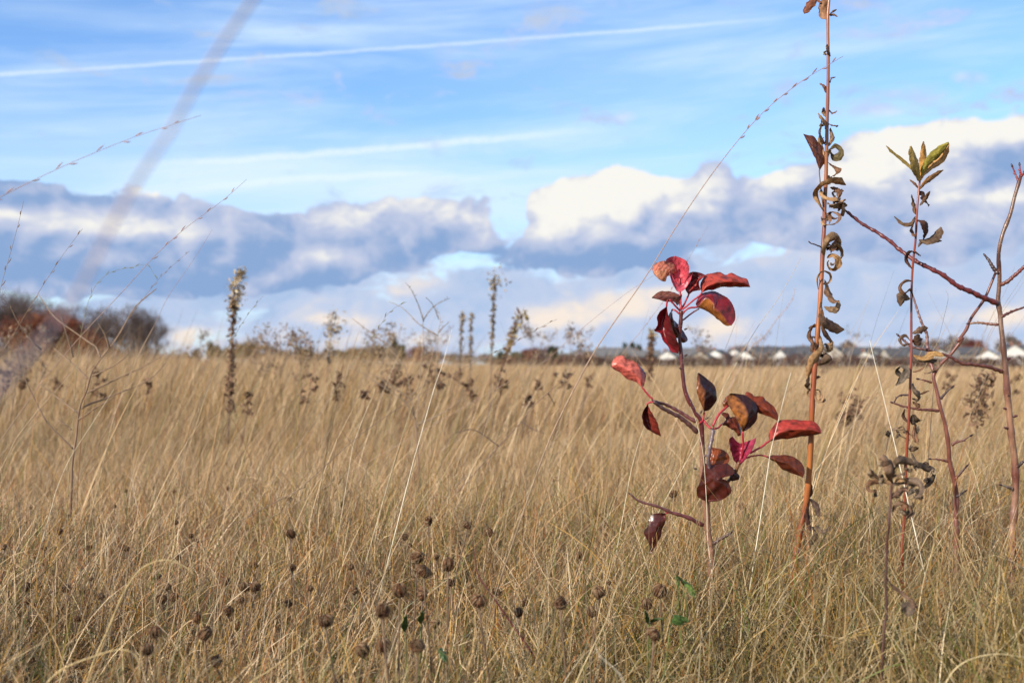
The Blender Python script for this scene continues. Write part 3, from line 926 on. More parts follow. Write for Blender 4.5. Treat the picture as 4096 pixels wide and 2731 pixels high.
# lower left leaf in dull maroon
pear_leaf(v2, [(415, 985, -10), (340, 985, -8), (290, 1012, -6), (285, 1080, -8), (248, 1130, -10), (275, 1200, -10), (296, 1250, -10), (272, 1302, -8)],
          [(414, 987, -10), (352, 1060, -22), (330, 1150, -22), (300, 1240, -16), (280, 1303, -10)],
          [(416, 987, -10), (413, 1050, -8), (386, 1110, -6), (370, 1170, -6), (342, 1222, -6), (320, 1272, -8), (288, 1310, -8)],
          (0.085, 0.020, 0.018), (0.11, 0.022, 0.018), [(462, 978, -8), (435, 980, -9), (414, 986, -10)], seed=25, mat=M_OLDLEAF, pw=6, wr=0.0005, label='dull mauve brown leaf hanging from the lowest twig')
# middle cluster
pear_leaf(v1, [(1040, 1558, 0), (1018, 1480, -4), (984, 1385, -6), (982, 1300, -6), (986, 1214, -4)],
          [(1042, 1556, -3), (1046, 1450, -14), (1050, 1380, -14), (1018, 1330, -12), (1002, 1260, -8), (990, 1212, -5)],
          [(1044, 1556, 0), (1095, 1538, 4), (1150, 1450, 6), (1142, 1340, 6), (1090, 1282, 4), (1042, 1242, 0), (1000, 1212, -4)],
          (0.28, 0.09, 0.03), (0.03, 0.009, 0.011), [(1046, 1560, 0), (1040, 1600, 0), (1028, 1640, -2), (1000, 1665, -4)], seed=27, mat=M_OLDLEAF, label='leaf half orange and half dark with painted shade beside the stem')  # shade on the half turned from the sun is put into its colour
pear_leaf(v2, [(1022, 345, -14), (1000, 300, -14), (960, 220, -14), (910, 130, -14), (903, 80, -14), (920, 45, -12)],
          [(1024, 344, -16), (1052, 262, -30), (1058, 212, -32), (1034, 150, -30), (990, 90, -22), (922, 46, -14)],
          [(1026, 344, -14), (1085, 308, -8), (1130, 240, -4), (1132, 152, -4), (1092, 102, -6), (1042, 62, -8), (975, 50, -10), (924, 45, -12)],
          ORB, (0.035, 0.011, 0.014), [(1020, 345, -14), (1022, 400, -10), (1024, 445, -6), (1010, 560, 0)], seed=29, mat=M_OLDLEAF, wr=0.0008, label='broad leaf half orange brown, half dark with painted shade, right of the stem')  # left half coloured as sunlit, right half as shaded
pear_leaf(v2, [(872, 152, 0), (866, 128, 0), (882, 88, 2), (905, 62, 2), (925, 60, 2)],
          [(895, 152, -2), (890, 110, -6), (925, 62, 0)],
          [(905, 152, 0), (935, 130, 0), (938, 90, 0), (926, 62, 2)],
          (0.26, 0.07, 0.025), (0.24, 0.06, 0.025), [(788, 300, -12), (815, 240, -10), (855, 185, -6), (902, 146, -2)], seed=31, nu=40, mat=M_OLDLEAF, pw=10)
pear_leaf(v2, [(1038, 60, 8), (1052, 33, 6), (1092, 48, 6), (1110, 70, 6), (1180, 76, 6), (1202, 102, 6), (1262, 146, 4), (1292, 200, 2), (1298, 240, 0), (1292, 256, 0)],
          [(1045, 65, 6), (1120, 125, -2), (1200, 165, -6), (1292, 255, -1)],
          [(1042, 72, 8), (1095, 152, 6), (1150, 197, 4), (1202, 217, 2), (1252, 237, 0), (1292, 257, 0)],
          (0.27, 0.05, 0.02), (0.22, 0.04, 0.018), seed=33, mat=M_REDLEAF, label='rust leaf behind the broad one on the right')
pear_leaf(v2, [(850, 286, 6), (880, 262, 6), (895, 226, 6), (862, 214, 6), (860, 200, 6), (905, 204, 6), (922, 236, 6), (960, 233, 6), (1000, 285, 6), (1012, 350, 6)],
          [(850, 288, 4), (920, 270, 0), (970, 310, 0), (1005, 360, 4)],
          [(852, 290, 6), (895, 302, 6), (935, 322, 6), (970, 348, 6), (985, 380, 6), (1010, 368, 6)],
          (0.13, 0.03, 0.018), (0.15, 0.03, 0.018), [(795, 320, -8), (825, 316, -2), (852, 288, 6)], seed=35, nu=60, mat=M_OLDLEAF, label='ragged dark leaf with bites out of its edge')
pear_leaf(v2, [(982, 602, -2), (948, 558, -4), (925, 470, -6), (916, 410, -6), (940, 380, -4)],
          [(986, 602, 0), (1000, 530, 8), (1002, 480, 10), (1000, 437, 6)],
          [(990, 602, -2), (1042, 560, -8), (1082, 500, -10), (1112, 445, -10), (1126, 392, -8)],
          (0.36, 0.03, 0.07), (0.44, 0.04, 0.10), seed=37, label='notched magenta leaf in the centre right')
pear_leaf(v2, [(1230, 418, 0), (1226, 360, 4), (1262, 302, 6), (1300, 268, 6), (1400, 253, 6), (1500, 257, 6), (1580, 267, 4), (1622, 308, 2), (1636, 350, 0)],
          [(1232, 418, -2), (1320, 350, -12), (1420, 330, -14), (1530, 325, -12), (1636, 352, -2)],
          [(1232, 420, 0), (1300, 406, 4), (1400, 391, 4), (1500, 381, 4), (1600, 368, 2), (1636, 354, 0)],
          (0.50, 0.06, 0.045), (0.34, 0.05, 0.022), [(1078, 512, -4), (1150, 474, -2), (1200, 438, -1), (1231, 418, 0)], seed=39, nu=96, pw=9, label='long red leaf reaching right to the tall brown stalk')
pear_leaf(v2, [(1216, 545, 4), (1262, 528, 4), (1370, 533, 4), (1442, 560, 2), (1492, 610, 0), (1507, 650, -2), (1496, 702, -4)],
          [(1216, 547, 2), (1310, 575, -6), (1400, 610, -8), (1494, 702, -5)],
          [(1216, 549, 4), (1282, 590, 4), (1332, 632, 4), (1402, 666, 2), (1452, 686, 0), (1494, 704, -4)],
          (0.12, 0.024, 0.009), (0.10, 0.02, 0.009), [(1000, 600, 0), (1050, 552, 2), (1130, 530, 4), (1180, 532, 4), (1218, 546, 4)], seed=41, mat=M_OLDLEAF, pw=7, label='brown leaf pointing down at the right')
pear_leaf(v2, [(775, 468, 0), (850, 483, 0), (900, 518, 0), (915, 560, 0), (908, 592, -2)],
          [(778, 470, -2), (800, 550, -8), (850, 590, -6), (906, 594, -3)],
          [(772, 472, 0), (764, 540, -2), (768, 600, -4), (840, 612, -4), (906, 596, -3)],
          (0.27, 0.06, 0.015), (0.25, 0.055, 0.015), seed=43, mat=M_OLDLEAF, label='orange rust leaf on the stem below the middle')
pear_leaf(v2, [(716, 590, -10), (702, 670, -14), (690, 740, -16), (664, 792, -14), (668, 850, -12), (700, 876, -12), (742, 893, -12)],
          [(790, 605, -20), (800, 680, -30), (790, 760, -32), (780, 840, -24), (742, 894, -14)],
          [(900, 590, -8), (950, 640, -8), (940, 682, -10), (852, 712, -16), (902, 735, -12), (927, 800, -10), (900, 850, -10), (832, 886, -12), (744, 894, -12)],
          (0.10, 0.018, 0.010), (0.09, 0.015, 0.009), seed=45, mat=M_OLDLEAF, wr=0.0014, nu=80, label='largest leaf, dark glossy brown, wrapped round the stem')
pear_leaf(v2, [(950, 640, 2), (985, 680, 0), (988, 715, 0), (940, 733, 0)],
          [(945, 660, 0), (960, 690, -4), (938, 730, 0)],
          [(942, 660, 2), (930, 690, 0), (925, 720, 0), (936, 734, 0)],
          (0.06, 0.02, 0.016), (0.06, 0.02, 0.016), seed=47, nu=30, nv=7, mat=M_OLDLEAF)

# ------------------------------------------------------------------ goldenrod stalks and bare saplings
M_WOODSTEM = tint_mat('woody_stalk', rough=0.3, spec=0.55, var=0.25, scale=160, stretch=(1, 1, 0.12), bump=0.3, bscale=500)
TANL = (0.42, 0.29, 0.17); GREYL = (0.33, 0.24, 0.155); DKL = (0.17, 0.10, 0.065); DEEP = (0.07, 0.036, 0.03)


def ribs(root, vw, Y, L, name='withered_leaf'):
    for k, it in enumerate(L):
        pts, w, r0, r1, c = it[:5]
        cup = it[5] if len(it) > 5 else 0.4
        if len(pts[0]) == 2:   # give flat readings some depth of their own
            dd = [8 * math.sin(0.9 * i + k) - 5 for i in range(len(pts))]
            dd[0] = 0
            pts = [(a, b, d) for (a, b), d in zip(pts, dd)]
        mb = MB()
        c = (c[0] * 1.22, c[1] * 1.04, c[2] * .86)
        ribbon(mb, P3(vw, pts, Y), 1.6 * w / FS * Y, r0 - 65, r1 - 65, c, tuple(x * 0.85 for x in c), cup=cup, seed=k * 1.7, nu=30)
        part(mb, name, M_DRYLEAF, root)


YG = 1.52
spine = [v4(92, 1568), v4(100, 1500), v4(118, 1400), v4(135, 1330), v4(150, 1200), v4(160, 1050), v4(166, 880), v4(176, 720), v4(190, 550), v4(205, 350), v4(215, 150), v4(222, 40),
         v3(345, 1450), v3(355, 1250), v3(362, 900), v3(371, 500), v3(368, 130), v3(378, -20), v3(384, -250)]
sp = P3(idv, [(x, y, 4 * math.sin(i * 0.7)) for i, (x, y) in enumerate(spine)], YG)
b0 = sp[0].copy(); b0[2] = gh(b0[0], b0[1]) - .01; b0[0] -= 0.012
sp = np.vstack([b0, sp])
gold = empty('dead_goldenrod', b0, 'tallest glossy orange brown stalk with curled withered leaves, running out of the top', 'dead plant')
p = resample(sp, 160)
mb = MB()
rr = np.interp(np.linspace(0, 1, 160), [0, .3, .6, 1], [pxr(25, YG), pxr(23, YG), pxr(17, YG), pxr(10, YG)]) * (1 + .10 * np.abs(np.sin(np.linspace(0, 1, 160) * 60)) ** 12)
v, q = tube(p, rr, 12)
t_ = np.repeat(np.concatenate([[0], np.linspace(0, 1, 160), [1]]), 12)[:, None]
seg = 0.5 + 0.5 * np.sin(t_ * 31 + 1.2)
c = np.array([(0.38, 0.13, 0.035)]) * (1 - seg) + np.array([(0.26, 0.065, 0.025)]) * seg
c = np.where(t_ > .6, c * .75 + np.array([(.05, .03, .03)]) * .8, c)
mb.add(v, q, c)
part(mb, 'stem', M_WOODSTEM, gold)
mb = MB(); twig(mb, P3(vm, [(575, 1215, 0), (500, 1185, -4), (450, 1170, -6), (420, 1145, -9)], YG), pxr(6, YG), pxr(4, YG), (0.10, .06, .05), None, 14, 6)
part(mb, 'side_twig', M_STEM, gold)
ribs(gold, vm, YG, [
    ([(605, 760), (560, 660), (528, 580), (530, 525), (570, 475), (650, 425), (740, 400), (820, 408), (888, 442)], 27, 100, 30, TANL, 0.5),
    ([(668, 160), (730, 200), (790, 240), (775, 290), (722, 330)], 15, 20, 120, DKL),
    ([(690, 470), (760, 480), (812, 520), (795, 600)], 19, 60, 10, DKL),
    ([(580, 490), (600, 560), (680, 600), (760, 600), (810, 640), (885, 620)], 20, 80, 40, TANL, 0.6),
    ([(660, 665), (720, 690), (780, 680), (830, 690), (905, 695)], 20, 60, 10, GREYL, 0.6),
    ([(860, 690), (875, 750), (855, 830)], 30, 0, 40, (0.26, 0.17, 0.10), 0.3),
    ([(640, 940, -5), (700, 935, -10), (770, 910, -12), (815, 850, -10), (790, 800, -6), (720, 775, 2), (680, 795, 6), (700, 835, 8), (745, 860, 4), (795, 852, -2)], 9, 20, 200, (0.19, 0.12, 0.09), 0.2),
    ([(578, 835), (600, 885), (620, 930), (640, 935)], 14, 30, 90, TANL),
    ([(625, 785), (672, 810), (688, 870), (680, 925)], 9, 20, 120, DKL),
    ([(620, 1330), (630, 1240), (680, 1140), (740, 1090), (800, 1100), (832, 1165)], 25, 60, 20, GREYL, 0.6),
    ([(650, 1200), (700, 1230), (730, 1200), (760, 1150), (820, 1150)], 22, 20, 80, DKL, 0.4),
    ([(700, 1290), (735, 1210), (790, 1215), (832, 1290), (818, 1380)], 15, 40, 130, GREYL, 0.4),
    ([(655, 1352, 4), (720, 1315, -8), (785, 1355, -10), (792, 1430, -4), (750, 1490, 2), (690, 1480, 6), (664, 1425, 6), (670, 1385, 2)], 17, 70, 20, TANL, 0.3),
])
ribs(gold, vl, YG, [
    ([(582, 280, 0), (572, 180, -6), (600, 112, -9), (650, 92, -8), (700, 120, -4), (713, 170, 2), (680, 218, 5), (622, 215, 2), (592, 178, -3)], 7, 20, 160, TANL, 0.2),
    ([(650, 180), (680, 250), (702, 330), (745, 395), (800, 400)], 24, 40, 80, (0.17, .11, .075)),
    ([(800, 400), (785, 470), (725, 485), (645, 462)], 21, 80, 70, GREYL),
    ([(620, 400), (615, 480), (640, 560)], 11, 20, 90, DKL),
    ([(600, 505), (640, 590), (700, 645), (780, 690), (855, 700)], 30, 70, 80, (0.12, .08, .062), 0.3),
    ([(630, 590), (650, 700), (700, 780), (738, 835)], 24, 50, 20, DKL),
    ([(738, 830), (700, 890), (650, 920)], 23, 40, 90, GREYL),
    ([(620, 652), (560, 655), (480, 688)], 8, 60, 40, DKL),
    ([(548, 640), (508, 700), (498, 770), (532, 850), (520, 940)], 16, 20, 100, DKL),
    ([(600, 760), (622, 820), (630, 900), (560, 1000), (500, 1100), (472, 1210)], 27, 30, 70, TANL, 0.5),
    ([(640, 930), (700, 990), (650, 1050), (580, 1075)], 27, 80, 20, (0.16, .12, .09), 0.5),
    ([(492, 1200), (480, 1260), (466, 1312)], 17, 20, 60, (.13, .095, .07)),
    ([(528, 1250), (560, 1205), (604, 1195)], 9, 50, 80, DKL),
    ([(530, 1420), (478, 1370), (490, 1335), (550, 1350), (570, 1420), (600, 1450), (622, 1400), (590, 1335), (550, 1330)], 12, 30, 160, GREYL, 0.3),
])
ribs(gold, v3, YG, [
    ([(378, -30), (345, 30), (340, 90), (362, 138)], 26, 60, 80, (0.28, 0.17, 0.11), 0.4),
    ([(322, 20), (285, -5), (245, 30), (204, 95)], 22, 60, 70, (0.17, 0.075, 0.05), 0.4),
    ([(380, 105), (400, 85), (430, 68)], 5, 40, 80, DKL), ([(380, 108), (410, 100), (434, 118)], 11, 40, 80, DKL),
    ([(366, 310), (372, 345), (385, 395)], 15, 10, 60, DKL),
    ([(384, 578), (395, 550), (419, 540)], 9, 50, 80, DKL), ([(358, 650), (346, 600), (312, 582)], 13, 60, 90, (.2, .12, .09)),
    ([(362, 820), (345, 780), (338, 750)], 16, 60, 80, (.24, .17, .12)), ([(376, 765), (400, 788), (432, 775)], 8, 30, 80, DKL),
    ([(358, 910), (348, 850), (322, 815), (300, 790)], 13, 60, 90, TANL), ([(345, 1000), (318, 940), (325, 870), (330, 830)], 15, 50, 100, (.25, .18, .13)),
    ([(375, 865), (410, 875), (441, 878)], 9, 50, 80, DKL), ([(372, 1020), (402, 960), (386, 893)], 13, 40, 90, (.26, .19, .14)),
    ([(348, 1090), (322, 1010), (312, 930)], 15, 50, 90, TANL), ([(352, 1160), (362, 1090), (386, 1035)], 15, 60, 90, (.28, .21, .14)),
    ([(386, 1042, 0), (420, 1020, -6), (456, 1050, -10), (446, 1090, -4), (408, 1098, 4), (388, 1062, 4)], 22, 85, 75, (.14, .13, .08), 0.2),
])
o = rail_leaf(v3, YG, [(310, 1185, 0), (284, 1110, -4), (242, 1020, -6), (198, 935, -4)], [(312, 1185, -3), (305, 1110, -14), (262, 1010, -14), (200, 936, -6)],
              [(314, 1185, 0), (347, 1120, 2), (338, 1055, 2), (275, 958, 0), (232, 945, -2), (198, 934, -4)], (0.13, 0.045, 0.03), (0.17, 0.06, 0.04), seed=51)
o = part(o, 'leaf', M_OLDLEAF, gold, label='flat dark red brown leaf stuck to the stalk')
m2 = MB(); twig(m2, P3(v3, [(335, 1440, 0), (318, 1300, -3), (308, 1184, -1)], YG), pxr(5, YG), pxr(5, YG), (.12, .06, .04), None, 14, 6, 0)
part(m2, 'leaf_stalk', M_PETIOLE, gold, parent=o)
ribs(gold, v2, YG, [([(1540, 700), (1562, 800), (1540, 868)], 12, 20, 90, DEEP), ([(1518, 875), (1560, 880), (1602, 935), (1612, 1010)], 15, 30, 100, (.08, .055, .045)),
                    ([(1545, 880), (1530, 1000), (1550, 1120)], 16, 30, 80, DEEP), ([(1600, 1080), (1650, 1120), (1710, 1080)], 26, 30, 80, (.13, .10, .08)),
                    ([(1570, 1090), (1600, 1160), (1560, 1230)], 18, 30, 80, (.12, .09, .07))])

# shorter goldenrod with a green rosette on top
spine = [v6(275, 1500), v6(285, 1350), v6(300, 1100), v6(305, 850), v6(318, 650), v6(330, 400), v6(340, 100), v5(340, 1400), v5(342, 1150), v5(352, 960), v5(370, 800), v5(378, 640), v5(388, 500), v5(400, 385)]
sp = P3(idv, [(x, y, 3 * math.sin(i)) for i, (x, y) in enumerate(spine)], 1.47)
b0 = sp[0].copy(); b0[2] = gh(b0[0], b0[1]) - .01
gold2 = empty('dead_goldenrod', b0, 'shorter red stalk with withered leaves and green yellow leaves on top', 'dead plant')
p = resample(np.vstack([b0, sp]), 110); mb = MB()
v, q = tube(p, np.interp(np.linspace(0, 1, 110), [0, .6, 1], [pxr(11, 1.47), pxr(10, 1.47), pxr(8, 1.47)]) * (1 + .12 * np.abs(np.sin(np.linspace(0, 1, 110) * 50)) ** 12), 10)
mb.add(v, q, (0.25, 0.05, 0.025))
part(mb, 'stem', M_WOODSTEM, gold2)
OL = (0.24, 0.20, 0.055)
ribs(gold2, v5, 1.47, [
    ([(402, 395, 0), (362, 322, 6), (282, 245, 10), (212, 190, 8), (165, 145, 6)], 10, 40, 60, (.27, .22, .07)),
    ([(400, 390, 0), (385, 300, -10), (362, 220, -16), (336, 148, -18)], 44, 70, 80, (.42, .33, .11), 0.3),
    ([(405, 385, 0), (425, 280, 8), (430, 200, 10), (425, 115, 6)], 24, 60, 80, (.55, .33, .11), 0.3),
    ([(410, 355, 0), (455, 265, -6), (530, 190, -10), (602, 122, -14)], 26, 70, 60, (.30, .30, .07), 0.3),
    ([(412, 362, 0), (475, 290, 2), (550, 235, 0), (602, 130, -10)], 20, 60, 50, (.50, .32, .15), 0.3),
    ([(398, 450), (440, 400), (500, 358), (562, 315)], 15, 50, 80, (.28, .16, .07)), ([(390, 442), (362, 405), (330, 382)], 8, 40, 80, DKL)], 'leaf')
ribs(gold2, v5, 1.47, [
    ([(392, 470), (425, 480), (445, 530), (466, 560)], 30, 70, 30, DEEP), ([(342, 485), (358, 540), (372, 625)], 15, 30, 80, (.16, .11, .08)),
    ([(400, 562), (440, 510), (471, 462)], 10, 40, 80, (.13, .085, .06)), ([(368, 638), (345, 685), (285, 688), (222, 638)], 12, 60, 90, (.16, .11, .075)),
    ([(385, 665), (432, 670), (455, 740), (425, 800)], 34, 70, 60, DEEP), ([(395, 800), (460, 808), (520, 765), (548, 712)], 27, 70, 60, (.11, .08, .06)),
    ([(388, 850), (425, 812), (552, 808)], 12, 60, 80, (.15, .10, .08)), ([(342, 1000), (308, 935), (340, 885), (406, 912)], 15, 50, 110, DEEP),
    ([(355, 690), (345, 730), (365, 780)], 12, 20, 90, DKL),
    ([(345, 1088), (300, 1088), (262, 1130), (290, 1180), (332, 1150), (352, 1195)], 10, 30, 120, DKL), ([(330, 1212), (282, 1192), (262, 1262)], 26, 50, 80, (.13, .095, .07)),
    ([(332, 1522), (285, 1532), (262, 1492), (300, 1466), (332, 1502)], 9, 40, 140, (.14, .10, .08)), ([(350, 1452), (400, 1430), (455, 1412)], 18, 60, 80, (.13, .09, .07)),
    ([(385, 1455), (392, 1540)], 30, 60, 80, (.11, .07, .055))])
ribs(gold2, v6, 1.47, [
    ([(332, 282), (300, 272), (245, 238), (268, 205), (306, 228), (282, 282), (232, 335)], 20, 60, 100, (.13, .115, .10)), ([(350, 172), (440, 160), (500, 168), (528, 200), (470, 242), (428, 250)], 12, 60, 80, (.15, .12, .095)),
    ([(350, 122), (420, 142), (500, 108), (566, 128)], 19, 50, 80, (.33, .22, .10)), ([(350, 240), (400, 225), (432, 203)], 6, 40, 80, DKL),
    ([(350, 320), (372, 370), (402, 400), (388, 440), (345, 425)], 22, 50, 90, (.14, .115, .09)), ([(465, 370), (400, 395)], 5, 40, 80, DKL),
    ([(372, 495), (390, 470), (350, 445)], 14, 50, 90, DKL), ([(320, 592), (288, 550), (296, 498)], 11, 40, 90, (.10, .06, .045)),
    ([(342, 600), (370, 570), (400, 575)], 28, 60, 90, (.09, .075, .065)), ([(372, 600), (362, 680), (388, 745)], 14, 40, 160, DKL),
    ([(330, 792), (388, 765)], 14, 50, 90, (.15, .11, .08)), ([(340, 800), (380, 868), (450, 908), (505, 930), (485, 1000), (405, 1068)], 18, 60, 100, (.11, .09, .075)),
    ([(338, 680), (282, 640), (205, 640), (176, 700), (162, 800)], 8, 30, 120, (.17, .135, .10)), ([(330, 715), (262, 680), (240, 640), (280, 620), (300, 660)], 5, 30, 120, (.17, .135, .10))])

# thick bare sapling at the right edge
YB = 1.5
RB = (0.14, 0.048, 0.034); RB2 = (0.32, 0.18, 0.11); RR_ = (0.17, 0.035, 0.035)
spine = [v6(1045, 1500), v6(1050, 1300), v6(1062, 1150), v6(1068, 1000), v6(1060, 850), v6(1040, 700), v6(1025, 550), v6(1010, 400), v6(1000, 260), v6(990, 150), v6(975, 0), v5(965, 1400), v5(960, 1320), v5(945, 1230), v5(950, 1150), v5(955, 1050), v5(948, 930), v5(955, 850), v5(980, 750), v5(1030, 620), v5(1060, 500), v5(1090, 400), v5(1105, 350)]
sp = P3(idv, [(x, y, 3 * math.sin(i * .6)) for i, (x, y) in enumerate(spine)], YB)
b0 = sp[0].copy(); b0[2] = gh(b0[0], b0[1]) - .01
bare = empty('bare_sapling', b0, 'thick leafless reddish brown sapling at the right edge with a long branch slanting up left', 'sapling')
p = resample(np.vstack([b0, sp]), 170); mb = MB()
rr = np.interp(np.linspace(0, 1, 170), [0, .25, .5, .6, .66, .8, 1], [pxr(32, YB), pxr(29, YB), pxr(26, YB), pxr(24, YB), pxr(21, YB), pxr(16, YB), pxr(13, YB)]) * (1 + .2 * np.abs(np.sin(np.linspace(0, 1, 170) * 40)) ** 16)
v, q = tube(p, rr, 12)
t_ = np.repeat(np.concatenate([[0], np.linspace(0, 1, 170), [1]]), 12)[:, None]
w_ = (0.5 + 0.5 * np.sin(t_ * 55) * np.sin(t_ * 23 + 1))
c = np.array([RB]) * w_ + np.array([RB2]) * (1 - w_)
c = np.where(t_ > .62, c * .6, c)
mb.add(v, q, c)
for k in range(160):
    i = RNG.integers(5, 165); a = RNG.random() * 3.14
    pp = p[i] + np.array([math.cos(a), -math.sin(a), 0]) * rr[i] * .98
    mb.tube([pp - [0, 0, .0005], pp + [0, 0, .0005]], .00025, 5, (.5, .4, .33))
for (x, y, d) in ((1025, 150, 1), (1070, 548, 1), (990, 630, -1), (985, 495, -1)):
    bud(mb, W(*v6(x - 24 * d, y + 3), YB - .002), (d, -.2, .25), .007, (.09, .03, .03))
bud(mb, W(*v6(1010, 405), YB - .004), (0.2, -1, .1), .005, (.03, .02, .02))
part(mb, 'stem', M_BARK, bare)


def arms(root, vw, Y, L):
    for pts, w0, w1, c0, c1 in L:
        mb = MB()
        P_ = P3(vw, pts, Y)
        twig(mb, P_, pxr(w0, Y), pxr(w1, Y), c0, c1, max(12, 8 * len(pts)), 9, .35)
        bud(mb, P_[-1], P_[-1] - P_[-2], .0055, (.06, .03, .03))
        for i in range(1, len(P_) - 1):
            d = np.cross(P_[i + 1] - P_[i - 1], (0, 1, 0)) * (1 if i % 2 else -1)
            bud(mb, P_[i], d + (P_[i + 1] - P_[i - 1]) * .8, .0035, c1)
        part(mb, 'branch', M_BARK, root)


arms(bare, v5, YB, [
    ([(935, 1243, 0), (850, 1205, -8), (750, 1160, -16), (660, 1120, -20), (560, 1045, -20), (450, 990, -16), (370, 948, -8), (280, 885, 4), (150, 780, 14), (0, 690, 24), (-105, 608, 30)], 20, 11, RR_, (.12, .03, .03)),
    ([(942, 1035, 0), (905, 985, 6), (882, 945, 8), (858, 915, 12)], 17, 8, (.07, .04, .035), (.05, .03, .03)),
    ([(962, 1115, 0), (1010, 1090, -6), (1070, 1040, -10), (1130, 985, -14), (1190, 930, -18)], 15, 11, RB, RR_),
    ([(970, 1335, 0), (1030, 1305, 6), (1118, 1272, 10)], 12, 7, RB, RB), ([(945, 1392, 0), (880, 1385, 6), (810, 1378, 8), (750, 1382, 10)], 11, 7, RB, RB2),
    ([(1105, 352, 0), (1098, 320, 0), (1095, 285, 2)], 9, 5, (.3, .03, .03), (.3, .03, .03)), ([(1085, 392, 0), (1065, 342, 3), (1046, 295, 4)], 8, 5, (.22, .03, .03), (.2, .03, .03)),
    ([(1105, 360, 0), (1125, 335, -3), (1142, 310, -5)], 10, 6, (.22, .03, .03), (.2, .03, .03))])
arms(bare, v6, YB, [
    ([(982, 238, 0), (930, 222, -5), (880, 205, -8), (760, 185, -12), (700, 182, -14), (600, 130, -12), (460, 90, -4), (350, 66, 6), (300, 30, 14), (255, -10, 18)], 15, 8, RB, (.10, .04, .03)),
    ([(1078, 900, 0), (1105, 878, -4), (1140, 845, -8)], 14, 7, (.06, .035, .03), (.05, .03, .03)), ([(1045, 1052, 0), (1010, 1040, -3), (972, 1028, -5)], 12, 4, (.12, .08, .06), (.2, .16, .13))])

# forked thorny sapling beside it
YT = 1.58
T1 = (0.18, 0.065, 0.045)
spine = [v6(655, 1400), v6(650, 1250), v6(655, 1100), v6(635, 980), v6(605, 850), v6(600, 760), v6(575, 600), v6(540, 480), v6(520, 380), v6(495, 280), v6(505, 240), v6(535, 195), v6(620, 110), v6(700, 0), v5(660, 1510), v5(720, 1430), v5(760, 1340), v5(850, 1210), v5(925, 1035)]
sp = P3(idv, [(x, y, 3 * math.sin(i * .8)) for i, (x, y) in enumerate(spine)], YT)
b0 = sp[0].copy(); b0[2] = gh(b0[0], b0[1]) - .01
thorn = empty('thorny_sapling', b0, 'thin leafless forked sapling with spiky twigs, left of the thick bare sapling', 'sapling')
p = resample(np.vstack([b0, sp]), 140); mb = MB()
rr = np.interp(np.linspace(0, 1, 140), [0, .3, .5, .65, 1], [pxr(24, YT), pxr(21, YT), pxr(17, YT), pxr(14, YT), pxr(10, YT)]) * (1 + .2 * np.abs(np.sin(np.linspace(0, 1, 140) * 42)) ** 14)
v, q = tube(p, rr, 11)
t_ = np.repeat(np.concatenate([[0], np.linspace(0, 1, 140), [1]]), 11)[:, None]
mb.add(v, q, np.where(t_ < .3, np.array([(.24, .14, .09)]), np.array([T1])))
part(mb, 'stem', M_BARK, thorn)
arms(thorn, v6, YT, [
    ([(498, 240, 0), (480, 190, 4), (465, 130, 8), (452, 60, 10), (450, 0, 12), (445, -35, 13), (410, -110, 15), (380, -200, 18), (350, -290, 20)], 15, 7, T1, (.22, .13, .12)),
    ([(545, 425, 0), (580, 385, -3), (618, 352, -6)], 12, 3, (.08, .04, .04), (.05, .03, .03)), ([(622, 748, 0), (655, 728, -3), (702, 715, -6), (748, 688, -10)], 12, 3, T1, (.08, .03, .03)),
    ([(530, 510, 0), (470, 503, -4), (400, 500, -6), (290, 480, -8), (215, 455, -10)], 12, 6, T1, (.15, .06, .05)), ([(222, 450, -10), (235, 425, -12), (262, 402, -12), (305, 400, -12)], 5, 7, (.10, .05, .04), (.05, .03, .03)),
    ([(480, 312, 0), (440, 300, -2), (395, 290, -4)], 9, 3, T1, T1), ([(595, 862, 0), (540, 850, -3), (480, 845, -5)], 10, 4, T1, T1),
    ([(645, 985, 0), (690, 935, -4), (722, 900, -6)], 11, 6, (.14, .05, .045), (.05, .03, .03)), ([(655, 1105, 0), (680, 1095, -3), (708, 1075, -5)], 9, 5, (.08, .05, .045), (.05, .03, .03))])

